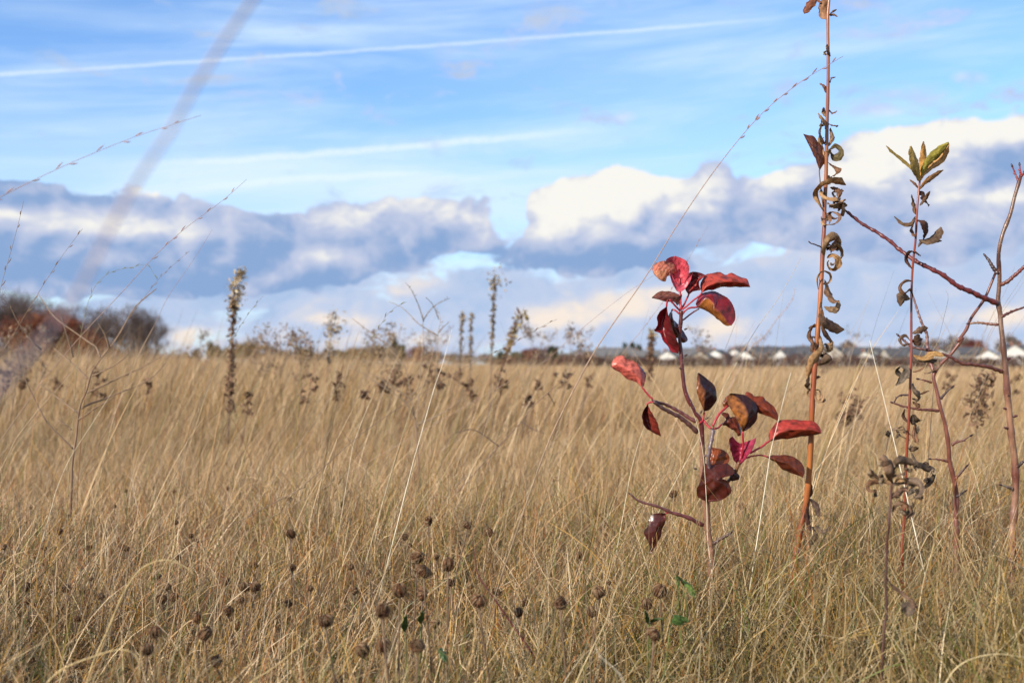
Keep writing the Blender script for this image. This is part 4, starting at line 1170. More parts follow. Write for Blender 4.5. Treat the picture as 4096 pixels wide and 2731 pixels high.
# blurred withered aster close to the camera, lower right
YA = 1.08
sp = [W(*v6(205, 1000), YA), W(*v6(196, 1100), YA), W(*v6(185, 1300), YA - .01), W(*v7(765, 200), YA - .01), W(*v7(745, 400), YA), W(*v7(735, 700), YA), W(*v7(742, 1000), YA), W(*v7(715, 1200), YA)]
b0 = sp[-1].copy(); b0[2] = gh(b0[0], b0[1]) - .01; b0[1] += .02
ast = empty('withered_aster', b0, 'blurred dead plant with dark stem and curled brown leaves in the lower right foreground', 'dead plant')
mb = MB(); twig(mb, np.vstack([sp, b0]), pxr(9, YA), pxr(12, YA), (.10, .045, .035), (.09, .05, .04), 60, 8, .2)
part(mb, 'stem', M_STEM, ast)
ribs(ast, v6, YA, [
    ([(205, 1020), (150, 985), (95, 960), (70, 930), (60, 950)], 16, 60, 90, GREYL, .8), ([(205, 1020), (120, 1000), (55, 1010), (45, 1055), (95, 1075)], 13, 60, 90, DKL, .8),
    ([(205, 1025), (300, 1000), (385, 1020), (400, 1080), (370, 1110)], 20, 60, 100, (.15, .12, .10), .8), ([(205, 930), (185, 870), (140, 835), (115, 850)], 30, 70, 60, (.22, .16, .12), .8),
    ([(205, 1000), (210, 930), (195, 880), (200, 850)], 34, 70, 60, (.20, .14, .10), .8), ([(212, 940), (250, 870), (300, 870), (368, 885)], 26, 60, 80, (.17, .13, .10), .8),
    ([(200, 1110), (245, 1090), (290, 1060), (320, 1075)], 16, 50, 90, (.15, .10, .08), .8), ([(190, 1120), (215, 1100), (250, 1105)], 14, 50, 90, GREYL, .8),
    ([(205, 1215), (240, 1170), (300, 1170), (335, 1215), (300, 1262)], 17, 60, 110, (.18, .13, .10), .8), ([(270, 1180), (290, 1160), (320, 1170)], 24, 60, 110, DKL, .8),
    ([(230, 1000), (280, 985), (310, 1000)], 12, 50, 90, GREYL, .8), ([(205, 960), (260, 950), (300, 935)], 12, 50, 90, (.2, .15, .11), .8)])
ribs(ast, v7, YA, [([(740, 660), (800, 740), (880, 800), (960, 870)], 9, 60, 90, (.14, .10, .08)), ([(870, 920), (920, 930), (960, 980)], 34, 60, 90, (.12, .10, .085), .6), ([(960, 840), (975, 880), (985, 920)], 18, 60, 90, (.13, .09, .07), .8)])


def curls(root, vw, Y, spots, cols, k0=0):
    """crumpled curled leaves: each hangs from its spot and winds up on itself"""
    R = np.random.default_rng(99 + k0)
    for k, (x, y, s) in enumerate(spots):
        a0 = R.random() * 6.28; dr = R.choice([-1, 1]); p = W(*vw(x, y), Y) ; pts = [p]
        L = s / FS * Y
        for i in range(6):
            a = a0 + dr * i * R.uniform(.5, 1.0)
            pts.append(pts[-1] + np.array([math.cos(a), R.normal(0, .5), math.sin(a) - .25]) * L / 4.0)
        mb = MB(); c = np.array(cols[k % len(cols)]) * R.uniform(.7, 1.2)
        ribbon(mb, pts, L * R.uniform(.35, .7), R.uniform(-60, 40), R.uniform(-60, 90), tuple(c), tuple(c * .8), cup=R.uniform(.3, .9), seed=k * 2.1, nu=26, wr=.0014)
        part(mb, 'withered_leaf', M_DRYLEAF, root)


WC = [(.26, .19, .13), (.17, .115, .08), (.33, .25, .17), (.13, .09, .065), (.22, .17, .13)]
curls(ast, v6, YA, [(150, 850, 34), (200, 870, 40), (250, 850, 36), (300, 880, 30), (170, 900, 34), (230, 910, 34), (120, 950, 26), (70, 930, 26), (260, 990, 30), (330, 1010, 30), (380, 1050, 34), (390, 1090, 26), (150, 990, 26), (80, 1060, 26), (250, 1070, 26), (290, 1180, 34), (320, 1200, 30), (280, 1230, 26)], WC, 1)
curls(gold2, v6, 1.47, [(300, 660, 24), (350, 590, 30), (375, 610, 28), (360, 720, 26), (330, 780, 26), (380, 860, 30), (430, 900, 30), (480, 940, 30), (450, 1010, 30), (360, 1080, 34), (380, 1110, 28), (345, 1150, 24), (240, 650, 22), (190, 680, 22), (330, 890, 26), (300, 1000, 22)], WC, 2)
curls(gold, vm, YG, [(690, 420, 20), (780, 470, 24), (640, 560, 20), (740, 640, 26), (820, 600, 20), (850, 760, 26), (620, 860, 20), (760, 1150, 26), (700, 1200, 24), (800, 1250, 22), (740, 1420, 18)], WC, 3)
curls(gold, vl, YG, [(520, 800, 20), (560, 900, 24), (660, 960, 30), (600, 980, 26), (640, 860, 22), (600, 1400, 22), (480, 1270, 20)], WC, 4)
curls(gold, v3, YG, [(335, 850, 22), (340, 960, 24), (350, 1060, 22), (395, 1230, 26), (430, 1340, 26), (360, 360, 14)], WC, 5)

# ------------------------------------------------------------------ withered weeds, seed heads and single grass stalks
def nth(k):
    k += 1
    return '%d%s' % (k, 'th' if 10 < k % 100 < 14 else {1: 'st', 2: 'nd', 3: 'rd'}.get(k % 10, 'th'))


def scraps(mb, cen, size, cols, asp=0.4, up=0.0, m=0):
    """many small crumpled strips of leaf, one bent pair of faces each"""
    n = len(cen); R = RNG
    d = R.normal(0, 1, (n, 3)); d[:, 2] += up; d /= np.linalg.norm(d, axis=1)[:, None]
    s = np.cross(d, R.normal(0, 1, (n, 3))); s /= np.linalg.norm(s, axis=1)[:, None] + 1e-9
    k = np.cross(d, s)
    L = np.asarray(size) * (0.6 + 0.8 * R.random(n)); L = L[:, None]
    w = L * asp * 0.5
    b = k * L * (0.25 * R.normal(0, 1, (n, 1)))
    A = cen - d * L * .5; M = cen + b; B = cen + d * L * .5
    v = np.stack([A - s * w * .4, A + s * w * .4, M - s * w, M + s * w, B - s * w * .3, B + s * w * .3], 1).reshape(-1, 3)
    i = np.arange(n)[:, None] * 6
    q = np.concatenate([i + np.array([[0, 1, 3, 2]]), i + np.array([[2, 3, 5, 4]])], 1).reshape(-1, 4)
    c = np.asarray(cols)[R.integers(0, len(cols), n)] * (0.7 + 0.6 * R.random(n))[:, None]
    mb.add(v, q, np.repeat(c, 6, 0), m)


BRN = [(0.27, 0.16, 0.10), (0.19, 0.11, 0.07), (0.36, 0.23, 0.14), (0.14, 0.08, 0.055)]
PALE = [(0.55, 0.44, 0.27), (0.44, 0.33, 0.19), (0.36, 0.27, 0.16), (0.60, 0.50, 0.34)]
YEL = [(0.48, 0.36, 0.10), (0.40, 0.30, 0.10), (0.52, 0.42, 0.18)]
GRYB = [(0.30, 0.24, 0.18), (0.22, 0.17, 0.13), (0.36, 0.29, 0.21)]
M_WEED = tint_mat('withered_weed', rough=0.8, spec=0.15, trans=0.2, var=0.2, scale=40)


def rooted(P_):
    """stem points (top last) carried on down to the ground"""
    P_ = np.asarray(P_, float)
    if P_[0, 2] > gh(P_[0, 0], P_[0, 1]) + 0.01:
        d = P_[0] - P_[1]; d /= np.linalg.norm(d)
        d[2] = min(d[2], -0.5)
        t = (P_[0, 2] + 0.01) / -d[2]
        P_ = np.vstack([P_[0] + d * t, P_])
    P_[0, 2] = gh(P_[0, 0], P_[0, 1]) - 0.01
    return P_


def spire(name, label, stem, Y, leafy, plume=None, w=6, wpl=14, cols=BRN, pcols=PALE, cat='dead plant', group=None, n=220, npl=260, size=0.022, r=0.004):
    """upright dead weed: stem, withered leaves along leafy=(a, b) and a fluffy top over plume=(a, b)"""
    P_ = rooted(P3(vd, stem, Y))
    root = empty(name, P_[0], label, cat, group)
    mb = MB(); twig(mb, P_, r, r * .5, (0.16, 0.10, 0.07), (0.22, 0.15, 0.1), 24, 5, .1)
    part(mb, 'stem', M_STEM, root)
    S = resample(P_, 200)
    mb = MB()
    i = (RNG.uniform(leafy[0], leafy[1], n) * 199).astype(int)
    k = w / 2613 * Y
    c = S[i] + RNG.normal(0, 1, (n, 3)) * np.array([k, k, size * .6])
    c[:, 2] = np.maximum(c[:, 2], gh(c[:, 0], c[:, 1]) + 0.01)
    scraps(mb, c, size, cols, .33)
    part(mb, 'foliage', M_WEED, root)
    if plume:
        mb = MB()
        u = RNG.uniform(plume[0], plume[1], npl)
        i = (u * 199).astype(int)
        k = wpl / 2613 * Y
        prof = np.sin(np.pi * np.clip((u - plume[0]) / (plume[1] - plume[0]) * .9 + .08, 0, 1))
        side = RNG.normal(0, 1, (npl, 3)) * k * (0.3 + prof[:, None])
        side[:, 0] = side[:, 0] + k * .5 * prof
        side[:, 2] -= np.abs(side[:, 0]) * .3
        scraps(mb, S[i] + side, size * .7, pcols, .35)
        part(mb, 'plume', M_WEED, root)
    return root


spire('dead_goldenrod', 'dead goldenrod with fluffy straw top bent right, standing alone at the left', [(527, 925), (530, 860), (533, 800), (534, 740), (536, 690), (540, 650), (550, 628), (562, 624)], 4.5,
      (0.30, 0.86), (0.80, 1.0), 4.2, 8, n=230, npl=300, size=.026, r=.004)
spire('dead_goldenrod', 'thin tall dead spike with a small drooping tuft on top, centre', [(1128, 850), (1131, 780), (1133, 720), (1135, 660), (1137, 628)], 6.0, (0.55, 0.93), (0.93, 1.0), 1.7, 11, cols=GRYB, pcols=GRYB + PALE, n=120, npl=70, size=.03)
spire('dead_goldenrod', 'left one of the two short thin spikes beside the tall tufted spike', [(1056, 850), (1059, 780), (1062, 716)], 7.0, (0.55, 0.97), (0.93, 1.0), 1.3, 3, cols=GRYB, n=80, npl=40, size=.03)
spire('dead_goldenrod', 'right one of the two short thin spikes beside the tall tufted spike', [(1080, 850), (1081, 780), (1082, 717)], 7.0, (0.55, 0.97), (0.93, 1.0), 1.3, 3, cols=GRYB, n=80, npl=40, size=.03)
spire('dead_goldenrod', 'leaning goldenrod with yellowish drooping plume, between the tufted spike and the red sapling', [(1130, 925), (1150, 860), (1168, 800), (1180, 760), (1190, 730), (1202, 718), (1212, 735)], 5.0, (0.45, 0.90), (0.70, 1.0), 2.6, 4.5, pcols=YEL, n=130, npl=130, size=.026)
spire('dead_weed', 'bushy pale topped weed against the sky, between the straw topped goldenrod and the centre', [(752, 860), (757, 800), (760, 755), (764, 722)], 6.5, (0.6, 0.95), (0.84, 1.0), 7, 12, cols=GRYB, pcols=PALE + GRYB, n=70, npl=110, size=.032)
spire('dead_weed', 'narrow brown weed just left of the red sapling crown', [(1492, 850), (1495, 800), (1497, 757)], 7.0, (0.5, 0.96), (0.92, 1.0), 4, 4, pcols=YEL, n=180, npl=50, size=.034)
spire('dead_weed', 'blurred brown weed with spread seed clusters, left of the thick bare sapling', [(2238, 1040), (2245, 960), (2252, 910), (2266, 862)], 3.2, (0.68, 1.0), None, 13, n=170, size=.022, r=.0022)

# airy weeds whose tops stand along the horizon
AIRY = [(612, 640, 762, 6.0), (648, 665, 770, 7), (690, 690, 765, 6), (722, 712, 770, 7), (878, 885, 755, 6), (905, 920, 752, 7), (850, 862, 770, 8), (1005, 1000, 775, 8), (1218, 1225, 760, 8), (1306, 1312, 765, 7),
        (1255, 1262, 772, 9), (975, 985, 765, 9), (1335, 1345, 775, 9), (585, 590, 775, 9), (455, 462, 775, 8), (1600, 1606, 765, 8), (1745, 1752, 775, 9), (1900, 1990, 770, 9), (40, 52, 760, 5), (95, 92, 755, 6), (20, 12, 775, 6)]
for k, (xb, xt, yt, Y) in enumerate(sorted(AIRY, key=lambda t: t[1])):
    P_ = rooted(P3(vd, [(xb, 850), ((xb + xt) / 2, (850 + yt) / 2), (xt, yt)], Y))
    root = empty('dead_weed', P_[0], 'airy branching weed standing up to the horizon, %s from the left of its group' % nth(k), 'dead plant', 'airy weeds along the horizon')
    mb = MB(); twig(mb, P_, .0035, .0015, (.24, .17, .12), None, 20, 5, 0)
    tips = []
    S = resample(P_, 40)
    for j in range(9):
        a = S[RNG.integers(20, 38)]
        ph = RNG.random() * 6.28; L = RNG.uniform(.05, .13)
        e = a + np.array([math.cos(ph) * L * .8, math.sin(ph) * L * .8, L * .8])
        mb.tube(resample([a, (a + e) / 2 + [0, 0, -.01], e], 6), .0011, 4, (.24, .17, .12))
        tips += [e, (a + e) / 2, e * .8 + a * .2]
    tips.append(S[-1]); tips = np.array(tips)
    part(mb, 'stem', M_STEM, root)
    mb = MB(); cc = np.repeat(tips, 7, 0)
    scraps(mb, cc + RNG.normal(0, .014, cc.shape), .016, BRN + GRYB + PALE[2:3], .5)
    part(mb, 'seed_foliage', M_WEED, root)

# dark withered clumps scattered over the middle field: x, top, bottom rows, distance, width
CL = [(772, 852, 915, 4.2, 13), (712, 858, 905, 5.0, 11), (692, 885, 925, 5.0, 10), (570, 905, 945, 4.2, 10), (905, 850, 885, 5.2, 14), (935, 862, 905, 4.8, 13), (880, 868, 900, 5, 12), (985, 840, 880, 5.5, 11),
      (1008, 850, 900, 5, 10), (1045, 848, 885, 5.5, 11), (1075, 872, 915, 4.6, 10), (1150, 875, 900, 5, 9), (1298, 850, 890, 5.2, 11), (1215, 905, 935, 4, 10), (1350, 862, 890, 5.6, 9), (1425, 850, 880, 6, 10), (1390, 858, 888, 6, 9),
      (1960, 905, 965, 4.2, 22), (1935, 930, 970, 3.8, 16), (8, 850, 900, 4.5, 10), (50, 838, 900, 5, 8), (130, 850, 905, 5.5, 8), (225, 845, 910, 5, 10), (340, 870, 905, 5, 8), (1110, 852, 885, 6, 10), (640, 868, 890, 6, 8),
      (1640, 852, 880, 6.5, 10), (1760, 858, 884, 6.2, 10), (2180, 858, 890, 5, 10), (2330, 862, 900, 5, 10), (1530, 858, 880, 6, 8), (840, 900, 935, 4.2, 8), (465, 868, 892, 6, 8), (1235, 870, 900, 5, 8)]
CL = [t for t in CL if t[3] < 5.9]
for k, (x, y0, y1, Y, w) in enumerate(sorted(CL)):
    P_ = rooted(P3(vd, [(x - 6, y1 + 20), (x - 2, y1), (x + 2, y0)], Y))
    root = empty('withered_clump', P_[0], 'dark brown withered weed clump in the middle field, %s from the left of its kind' % nth(k), 'dead plant', 'dark withered clumps in the middle field')
    mb = MB(); twig(mb, P_, .003, .0015, (.14, .09, .06), None, 14, 5, 0)
    part(mb, 'stem', M_STEM, root)
    nb = int(3 + w * .5 * RNG.uniform(.5, 1.5)); mb = MB()
    kx = w / 2613 * Y
    hz = (y1 - y0) / 2613 * Y
    blobs_ = P_[-1] + np.stack([RNG.normal(0, kx * .7, nb), RNG.normal(0, kx * .7, nb), -RNG.random(nb) * hz], 1)
    cc = np.repeat(blobs_, 8, 0)
    scraps(mb, cc + RNG.normal(0, kx * .3, cc.shape), .017, BRN, .6)
    part(mb, 'foliage', M_WEED, root)


def forb(label, stem, Y, L, r=0.0027, col=(0.30, 0.20, 0.125), vw=z8, vwL=None):
    """leafless branching weed"""
    P_ = rooted(P3(vw, stem, Y))
    root = empty('bare_weed', P_[0], label, 'dead plant')
    mb = MB(); twig(mb, P_, r, r * .3, (.22, .13, .09), col, 50, 7, .25)
    part(mb, 'stem', M_STEM, root)
    for k, pts in enumerate(L):
        v = vw
        if isinstance(pts[0], str):
            v = {'z1': z1, 'z2': z2, 'zc': zc}[pts[0]]; pts = pts[1:]
        mb = MB(); dd = [(a, b, 18 * i * math.sin(k * 2.3)) for i, (a, b) in enumerate(pts)]
        Q_ = P3(v, dd, Y)
        twig(mb, Q_, r * .62, r * .22, tuple(c * .75 for c in col), col, 26, 6, .3)
        S = resample(Q_, 14)
        for j in range(3, 13):
            if RNG.random() < .7:
                d = RNG.normal(0, 1, 3); d[2] = abs(d[2])
                e = S[j] + d / np.linalg.norm(d) * RNG.uniform(.003, .009)
                mb.tube([S[j], (S[j] + e) / 2, e], [.0005, .0005, .0003], 4, (.22, .15, .10))
        part(mb, 'branch', M_STEM, root)
    return root


forb('bare branching weed with thin pale twigs at the far left', [(640, 1250), (650, 1000), (680, 800), (697, 640), (705, 560), (740, 430), (772, 370), (800, 262), (830, 180), (900, 82), (970, -10), (1050, -110), (1200, -370), (1300, -470), (1400, -550)], 2.1, [
    [(655, 885), (560, 790), (430, 660), (350, 520), (260, 340), (210, 200), (185, 40)], [(695, 562), (600, 490), (470, 390), (320, 285)],
    [(705, 620), (760, 590), (850, 520), (940, 470), (1030, 410)], [(730, 525), (800, 485), (930, 440), (1100, 370), (1300, 290), (1400, 210), (1490, 110)],
    [(780, 385), (900, 330), (1000, 280), (1150, 210), (1300, 140), (1500, 20)], [(820, 235), (900, 200), (1050, 120), (1180, 10)],
    [(795, 262), (700, 170), (600, 80), (480, -20)], ['z1', (980, 880), (940, 760), (880, 660)], ['z1', (655, 960), (620, 830), (575, 690), (535, 560)],
    ['z1', (900, 970), (860, 870), (760, 800), (500, 610), (400, 480), (340, 390)], ['z1', (370, 890), (300, 830), (170, 660), (90, 500)], [(640, 715), (590, 670), (520, 630)]])
forb('bare branching weed with tall thin twigs in the centre', [(1000, 1000), (990, 860), (965, 700), (930, 490), (890, 345), (800, 240), (730, 160), (600, 60), (440, -60)], 2.9, [
    [(1000, 900), (1010, 700), (1030, 400), (1050, 200), (1052, 0), (1050, -110)], [(1000, 900), (1100, 700), (1160, 500), (1170, 300), (1185, 60), (1200, -60), (1150, -170)],
    ['z2', (2005, 640), (1960, 500), (1930, 430), (1890, 350), (1840, 290)], ['z2', (2005, 620), (2060, 540), (2130, 480), (2240, 430)], ['z2', (2130, 765), (1960, 662), (1880, 580), (1800, 510), (1690, 460)],
    ['z2', (2140, 620), (2085, 490), (2020, 420)], ['z2', (2135, 740), (2180, 690), (2240, 640)], [(960, 640), (840, 560), (700, 470), (560, 390)], [(1010, 850), (1200, 760), (1400, 620)],
    [(950, 600), (1050, 520), (1100, 470)], [(990, 800), (880, 640), (700, 520), (400, 330)]], r=.0024, col=(.38, .29, .20), vw=zc)
forb('dark bare weed branch leaning far right in the middle field', [(1570, 1180), (1700, 1035), (1800, 930), (1900, 815), (2000, 690), (2120, 580), (2250, 470), (2352, 400)], 2.4, [
    [(1895, 825), (1990, 890), (2100, 930)], [(2120, 580), (2150, 630), (2180, 690)], [(1700, 1035), (1500, 900), (1380, 910), (1290, 950), (1230, 1090)]], r=.0018, col=(.22, .15, .11), vw=zc)

# ------------------------------------------------------------------ round dried seed heads
def head_mesh(seed):
    R = np.random.default_rng(seed)
    mb = MB()
    th = np.linspace(0, np.pi, 9)
    v, q = tube(np.stack([0 * th, 0 * th, np.cos(th[::-1]) * .0058], 1) + [0, 0, 0], np.sin(th[::-1]) * .0052 + 1e-4, 12)
    mb.add(v, q, (.07, .03, .018))
    for k in range(130):
        tier = R.random()
        a = R.random() * 6.283
        t = np.linspace(0.15 + tier * .9, 1.2 + tier * 1.45, 6)
        rr = .0062 * (1 + .08 * R.normal()) + np.linspace(0, 1, 6) ** 2 * .0034 * R.random()
        aa = a + np.linspace(0, 1, 6) * R.normal(0, .18)
        pts = np.stack([np.cos(aa) * np.sin(t) * rr, np.sin(aa) * np.sin(t) * rr, np.cos(t) * rr * 1.1], 1)
        c = [(.50, .36, .22), (.34, .20, .11), (.17, .075, .04), (.42, .28, .16), (.25, .11, .05)][R.integers(0, 5)]
        v, q = tube(pts, np.array([.3, .55, .6, .5, .4, .12]) * .00095, 4)
        mb.add(v, q, np.array(c) * R.uniform(.38, .85))
    for k in range(16):
        a = k / 16 * 6.283; e = np.array([math.cos(a), math.sin(a), 0])
        mb.tube([e * .002 + [0, 0, -.0055], e * .0042 + [0, 0, -.0062], e * .0056 + [0, 0, -.0048]], [.0008, .0009, .0002], 4, (.13, .07, .04))
    v = np.concatenate(mb.v); return quick_mesh('seed_head', v, np.concatenate(mb.q), True, np.concatenate(mb.c))


HEADS = [head_mesh(s) for s in range(5)]
for h in HEADS:
    h.materials.append(M_HEAD)
HL = {g5: [(955, 120, 35), (1320, 120, 32), (1720, 100, 32), (865, 235, 35), (1320, 230, 35), (235, 245, 28), (515, 305, 30), (455, 425, 48), (1325, 355, 50), (1440, 455, 45), (1485, 490, 40), (30, 540, 45), (335, 550, 40), (420, 550, 35),
           (670, 545, 50), (925, 545, 55), (955, 555, 55), (710, 600, 35), (1345, 620, 50), (110, 720, 65), (200, 840, 70), (300, 830, 50), (500, 850, 70), (620, 875, 50), (205, 950, 50), (760, 910, 60), (685, 780, 40), (1190, 770, 65),
           (1265, 840, 65), (1705, 800, 60), (1850, 840, 80), (1220, 930, 70), (1310, 920, 80), (585, 1080, 60), (1720, 1020, 75), (1490, 1070, 90), (1170, 1180, 115), (1550, 1190, 115), (1110, 1310, 115), (1630, 1400, 105), (1820, 940, 60)],
      g6: [(295, 180, 50), (685, 215, 38), (305, 440, 80), (1345, 345, 72), (1640, 375, 80), (1800, 430, 70), (1170, 465, 55), (1205, 530, 40), (1575, 510, 40), (1265, 615, 100), (1310, 725, 110), (1495, 670, 105), (1405, 610, 60),
           (1520, 810, 55), (30, 680, 60), (320, 695, 55), (40, 840, 95), (1130, 865, 115), (1300, 890, 100), (1000, 1020, 130), (570, 1095, 125), (1725, 945, 112), (285, 965, 62), (790, 870, 60), (760, 690, 45), (895, 730, 40),
           (1395, 1120, 80), (1010, 1280, 110), (1265, 1285, 130), (850, 1320, 115), (455, 850, 50), (1860, 880, 60), (660, 1540, 90)],
      g7: [(420, 30, 45), (1305, 140, 60), (1830, 235, 60), (600, 600, 70), (745, 880, 105), (455, 965, 110), (690, 1025, 90), (1110, 970, 100), (1205, 870, 100), (1160, 1195, 115), (140, 1030, 90), (180, 960, 70), (160, 310, 40), (820, 810, 50)]}
allh = []
for vw, L in HL.items():
    for x, y, d in L:
        sx_, sy_ = vw(x, y)
        d4 = d / 1.887
        Y = .0142 * FS / d4
        ymax = (HCAM - 0.13 - .03 * RNG.random()) * FS / (sy_ - HOR)
        sc = 1.0
        if Y > ymax:
            Y = ymax
        sc = d4 / FS * Y / .0142
        allh.append((sx_, sy_, Y, sc, d))
allh.sort()
cnt = {}
KL = lambda d: 'large blurred' if d >= 88 else ('middle-sized' if d >= 58 else 'small')
for k, (sx_, sy_, Y, sc, d) in enumerate(allh):
    kind = KL(d); j = cnt.get(kind, 0); cnt[kind] = j + 1
    p = W(sx_, sy_, Y)
    bx, by = p[0] + RNG.normal(0, .012), p[1] + abs(RNG.normal(0, .012))
    b = np.array([bx, by, float(gh(bx, by))])
    root = empty('seed_head_stalk', b, '%s round brown seed head above the grass, %s from the left of that size' % (kind, nth(j)), 'seed head', 'round dried seed heads in the near grass')
    mb = MB()
    twig(mb, [b, b * .5 + p * .5 + RNG.normal(0, .006, 3), p - [0, 0, .006 * sc]], .0011, .0009, (.17, .11, .07), None, 12, 5, 0)
    part(mb, 'stem', M_STEM, root)
    h = bpy.data.objects.new('seed_head', HEADS[k % 5]); COL.objects.link(h); h.parent = root
    h.location = p - b
    h.scale = [sc * RNG.uniform(.66, 1.02) for _ in range(3)]
    h.rotation_euler = (RNG.normal(0, .55), RNG.normal(0, .55), RNG.random() * 6.28)

# ------------------------------------------------------------------ single long grass stalks
PUR = (0.36, 0.22, 0.20); STRAW = (0.50, 0.37, 0.22); WHT = (0.80, 0.72, 0.52); BRS = (0.24, 0.15, 0.09); GRN = (.22, .22, .10)


def stalk(label, vw, pts, Y, wmm=1.3, col=STRAW, ctop=None, head=0.0, spk=0, hcol=None, depth=0.0, ground=True, rp=(1, .9, .35)):
    """one grass stalk; pts run from its foot to its tip"""
    n_ = len(pts)
    P_ = P3(vw, [(p[0], p[1], (p[2] if len(p) > 2 else depth * i / (n_ - 1))) for i, p in enumerate(pts)], Y)
    if ground:
        P_ = rooted(P_)
    N = 70
    S = resample(P_, N)
    r = wmm * .0005 * np.interp(np.linspace(0, 1, N), [0, .5, 1], rp)
    v, q = tube(S - P_[0], r, 6)
    t_ = np.repeat(np.concatenate([[0], np.linspace(0, 1, N), [1]]), 6)[:, None]
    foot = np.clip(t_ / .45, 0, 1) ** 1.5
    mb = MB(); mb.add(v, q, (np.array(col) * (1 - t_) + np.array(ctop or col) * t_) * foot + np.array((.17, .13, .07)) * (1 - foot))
    o = mb.build('grass_stalk', M_STEM)
    o.location = [float(c) for c in P_[0]]
    tag(o, label, 'grass stalk', 'long grass stalks rising above the field')
    if head > 0:
        mb = MB(); k0 = int(N * (1 - head))
        T = np.gradient(S, axis=0)
        for j in range(spk):
            i = k0 + int((N - 1 - k0) * (j + RNG.random() * .6) / spk)
            i = min(i, N - 1)
            t = T[i] / np.linalg.norm(T[i])
            sd_ = np.cross(t, (0, 1, 0)) * (1 if j % 2 else -1)
            a = S[i] + sd_ * .0004 - P_[0]
            e = a + (t + sd_ * RNG.uniform(.05, .4)) * RNG.uniform(.005, .009)
            mb.tube(resample([a, (a + e) / 2 + sd_ * .0003, e], 5), np.array([.3, .8, 1, .7, .1]) * .0007 * (wmm / 1.2), 5, np.array(hcol or col) * RNG.uniform(.7, 1.2))
        h = mb.build('grass_panicle', M_STEM, o)
    return o


stalk('huge out-of-focus grass stalk slanting across the upper left sky', vd, [(-400, 1500, -150), (-60, 960, -110), (150, 715, -50), (220, 590, -30), (290, 450, -22), (380, 320, -14), (470, 160, -8), (580, 0, 0), (640, -100, 4)], .285, 1.15, (.42, .33, .33), ground=True, rp=(.01, .01, 1.1))
stalk('reddish stalk entering from the left edge with a brown spikelet near its tip', vd, [(-720, 1900), (-450, 1100), (-200, 560), (0, 453), (150, 380), (300, 318), (385, 290), (462, 265)], 1.0, 1.05, STRAW, PUR, .28, 12, PUR)
stalk('short thin stalk at the far left edge pointing straight up', vd, [(-70, 1100), (-25, 800), (0, 668), (30, 560), (48, 490), (54, 462)], 1.4, 1.0, STRAW, BRS, .25, 8, BRS)
stalk('straight stalk in the left sky between the edge and the blurred one', z1, [(-300, 1500), (0, 950), (180, 655), (340, 390), (450, 215), (560, 50), (640, -60), (740, -190)], 1.45, 1.0, STRAW, BRS, .25, 10, BRS)
stalk('long purple stalk rising right past the bare twigs to mid sky at left', z1, [(150, 1500), (380, 1165), (500, 1030), (720, 775), (920, 560), (1100, 370), (1320, 125), (1440, 0), (1680, -210), (1990, -440), (2210, -750 + 118)], 1.3, 1.05, STRAW, PUR, .18, 8, PUR)
stalk('faint thin stalk leaning right beyond the purple one', z1, [(900, 1700), (1010, 1500), (1080, 1350), (1180, 1090), (1290, 850), (1400, 640), (1500, 430), (1690, 150), (1790, 0), (1900, -180)], 2.0, 1.1, STRAW, PUR)
stalk('thin stalk with a bead-like panicle left of the straw topped goldenrod', z1, [(700, 1500), (860, 1100), (1100, 690), (1280, 440), (1380, 310), (1450, 230), (1600, 90), (1700, 10)], 2.2, 1.1, STRAW, BRS, .3, 14, BRS)
stalk('stalk ending in a nodding greenish panicle at mid left', z1, [(640, 1750), (668, 1350), (690, 1030), (720, 780), (780, 500), (840, 345), (880, 285), (980, 205), (1090, 170), (1200, 150), (1320, 128), (1370, 200), (1410, 270)], 1.8, 1.0, STRAW, GRN, .35, 16, GRN)
stalk('straw stalk rising to the lowest panicle at mid left', z1, [(240, 1568), (460, 1290), (690, 1030), (900, 800), (1100, 600)], 1.5, 1.1, STRAW, BRS)
stalk('very fine pale stalk leaning right in the left field', z8, [(420, 1560), (500, 1270), (600, 1020), (700, 850), (850, 620), (1020, 350)], 1.5, .9, WHT)
stalk('thick straw stalk leaning right from the lower left', z8, [(0, 1080), (130, 820), (340, 540), (480, 390), (690, 140), (810, 0)], 1.45, 1.4, STRAW)
stalk('steep pale stalk at the left behind the bare twigs', z8, [(860, 1300), (930, 1000), (985, 740), (1050, 520), (1110, 330), (1180, 180), (1260, 0), (1370, -200)], 2.0, 1.5, STRAW)
stalk('nearly upright thin stalk left of the straw topped goldenrod', z8, [(1175, 1250), (1185, 900), (1200, 700), (1230, 420), (1260, 200), (1300, 40)], 2.2, 1.3, STRAW)
stalk('pair of pale stalks in the left middle field, left one', z8, [(1250, 1568), (1420, 1360), (1560, 1130), (1680, 900), (1760, 680), (1840, 420), (1960, 120), (2030, 0)], 1.8, 1.3, STRAW)
stalk('pair of pale stalks in the left middle field, right one', z8, [(1560, 1568), (1620, 1200), (1680, 900), (1780, 600), (1850, 380)], 1.8, 1.3, STRAW)
stalk('thin grey stalk bending right at its tip, left of centre', z2, [(880, 1750), (1010, 1568), (1290, 1130), (1450, 900), (1600, 700), (1660, 600), (1740, 520), (1850, 466)], 1.6, 1.1, STRAW, (.26, .22, .17), .2, 10, GRN)
stalk('stalk with a dark thin panicle right of the straw topped goldenrod', z2, [(-60, 1568), (0, 1400), (160, 1020), (300, 790), (380, 650), (480, 510), (565, 413)], 2.0, 1.2, STRAW, (.2, .17, .12), .25, 10, GRN)
stalk('long brown stalk lying low across the centre', zc, [(-150, 1480), (0, 1395), (440, 1000), (700, 805), (1000, 610), (1400, 370), (1880, 125), (2090, 0), (2200, -50)], 1.7, 1.2, BRS, (.2, .15, .12), .14, 10, BRS)
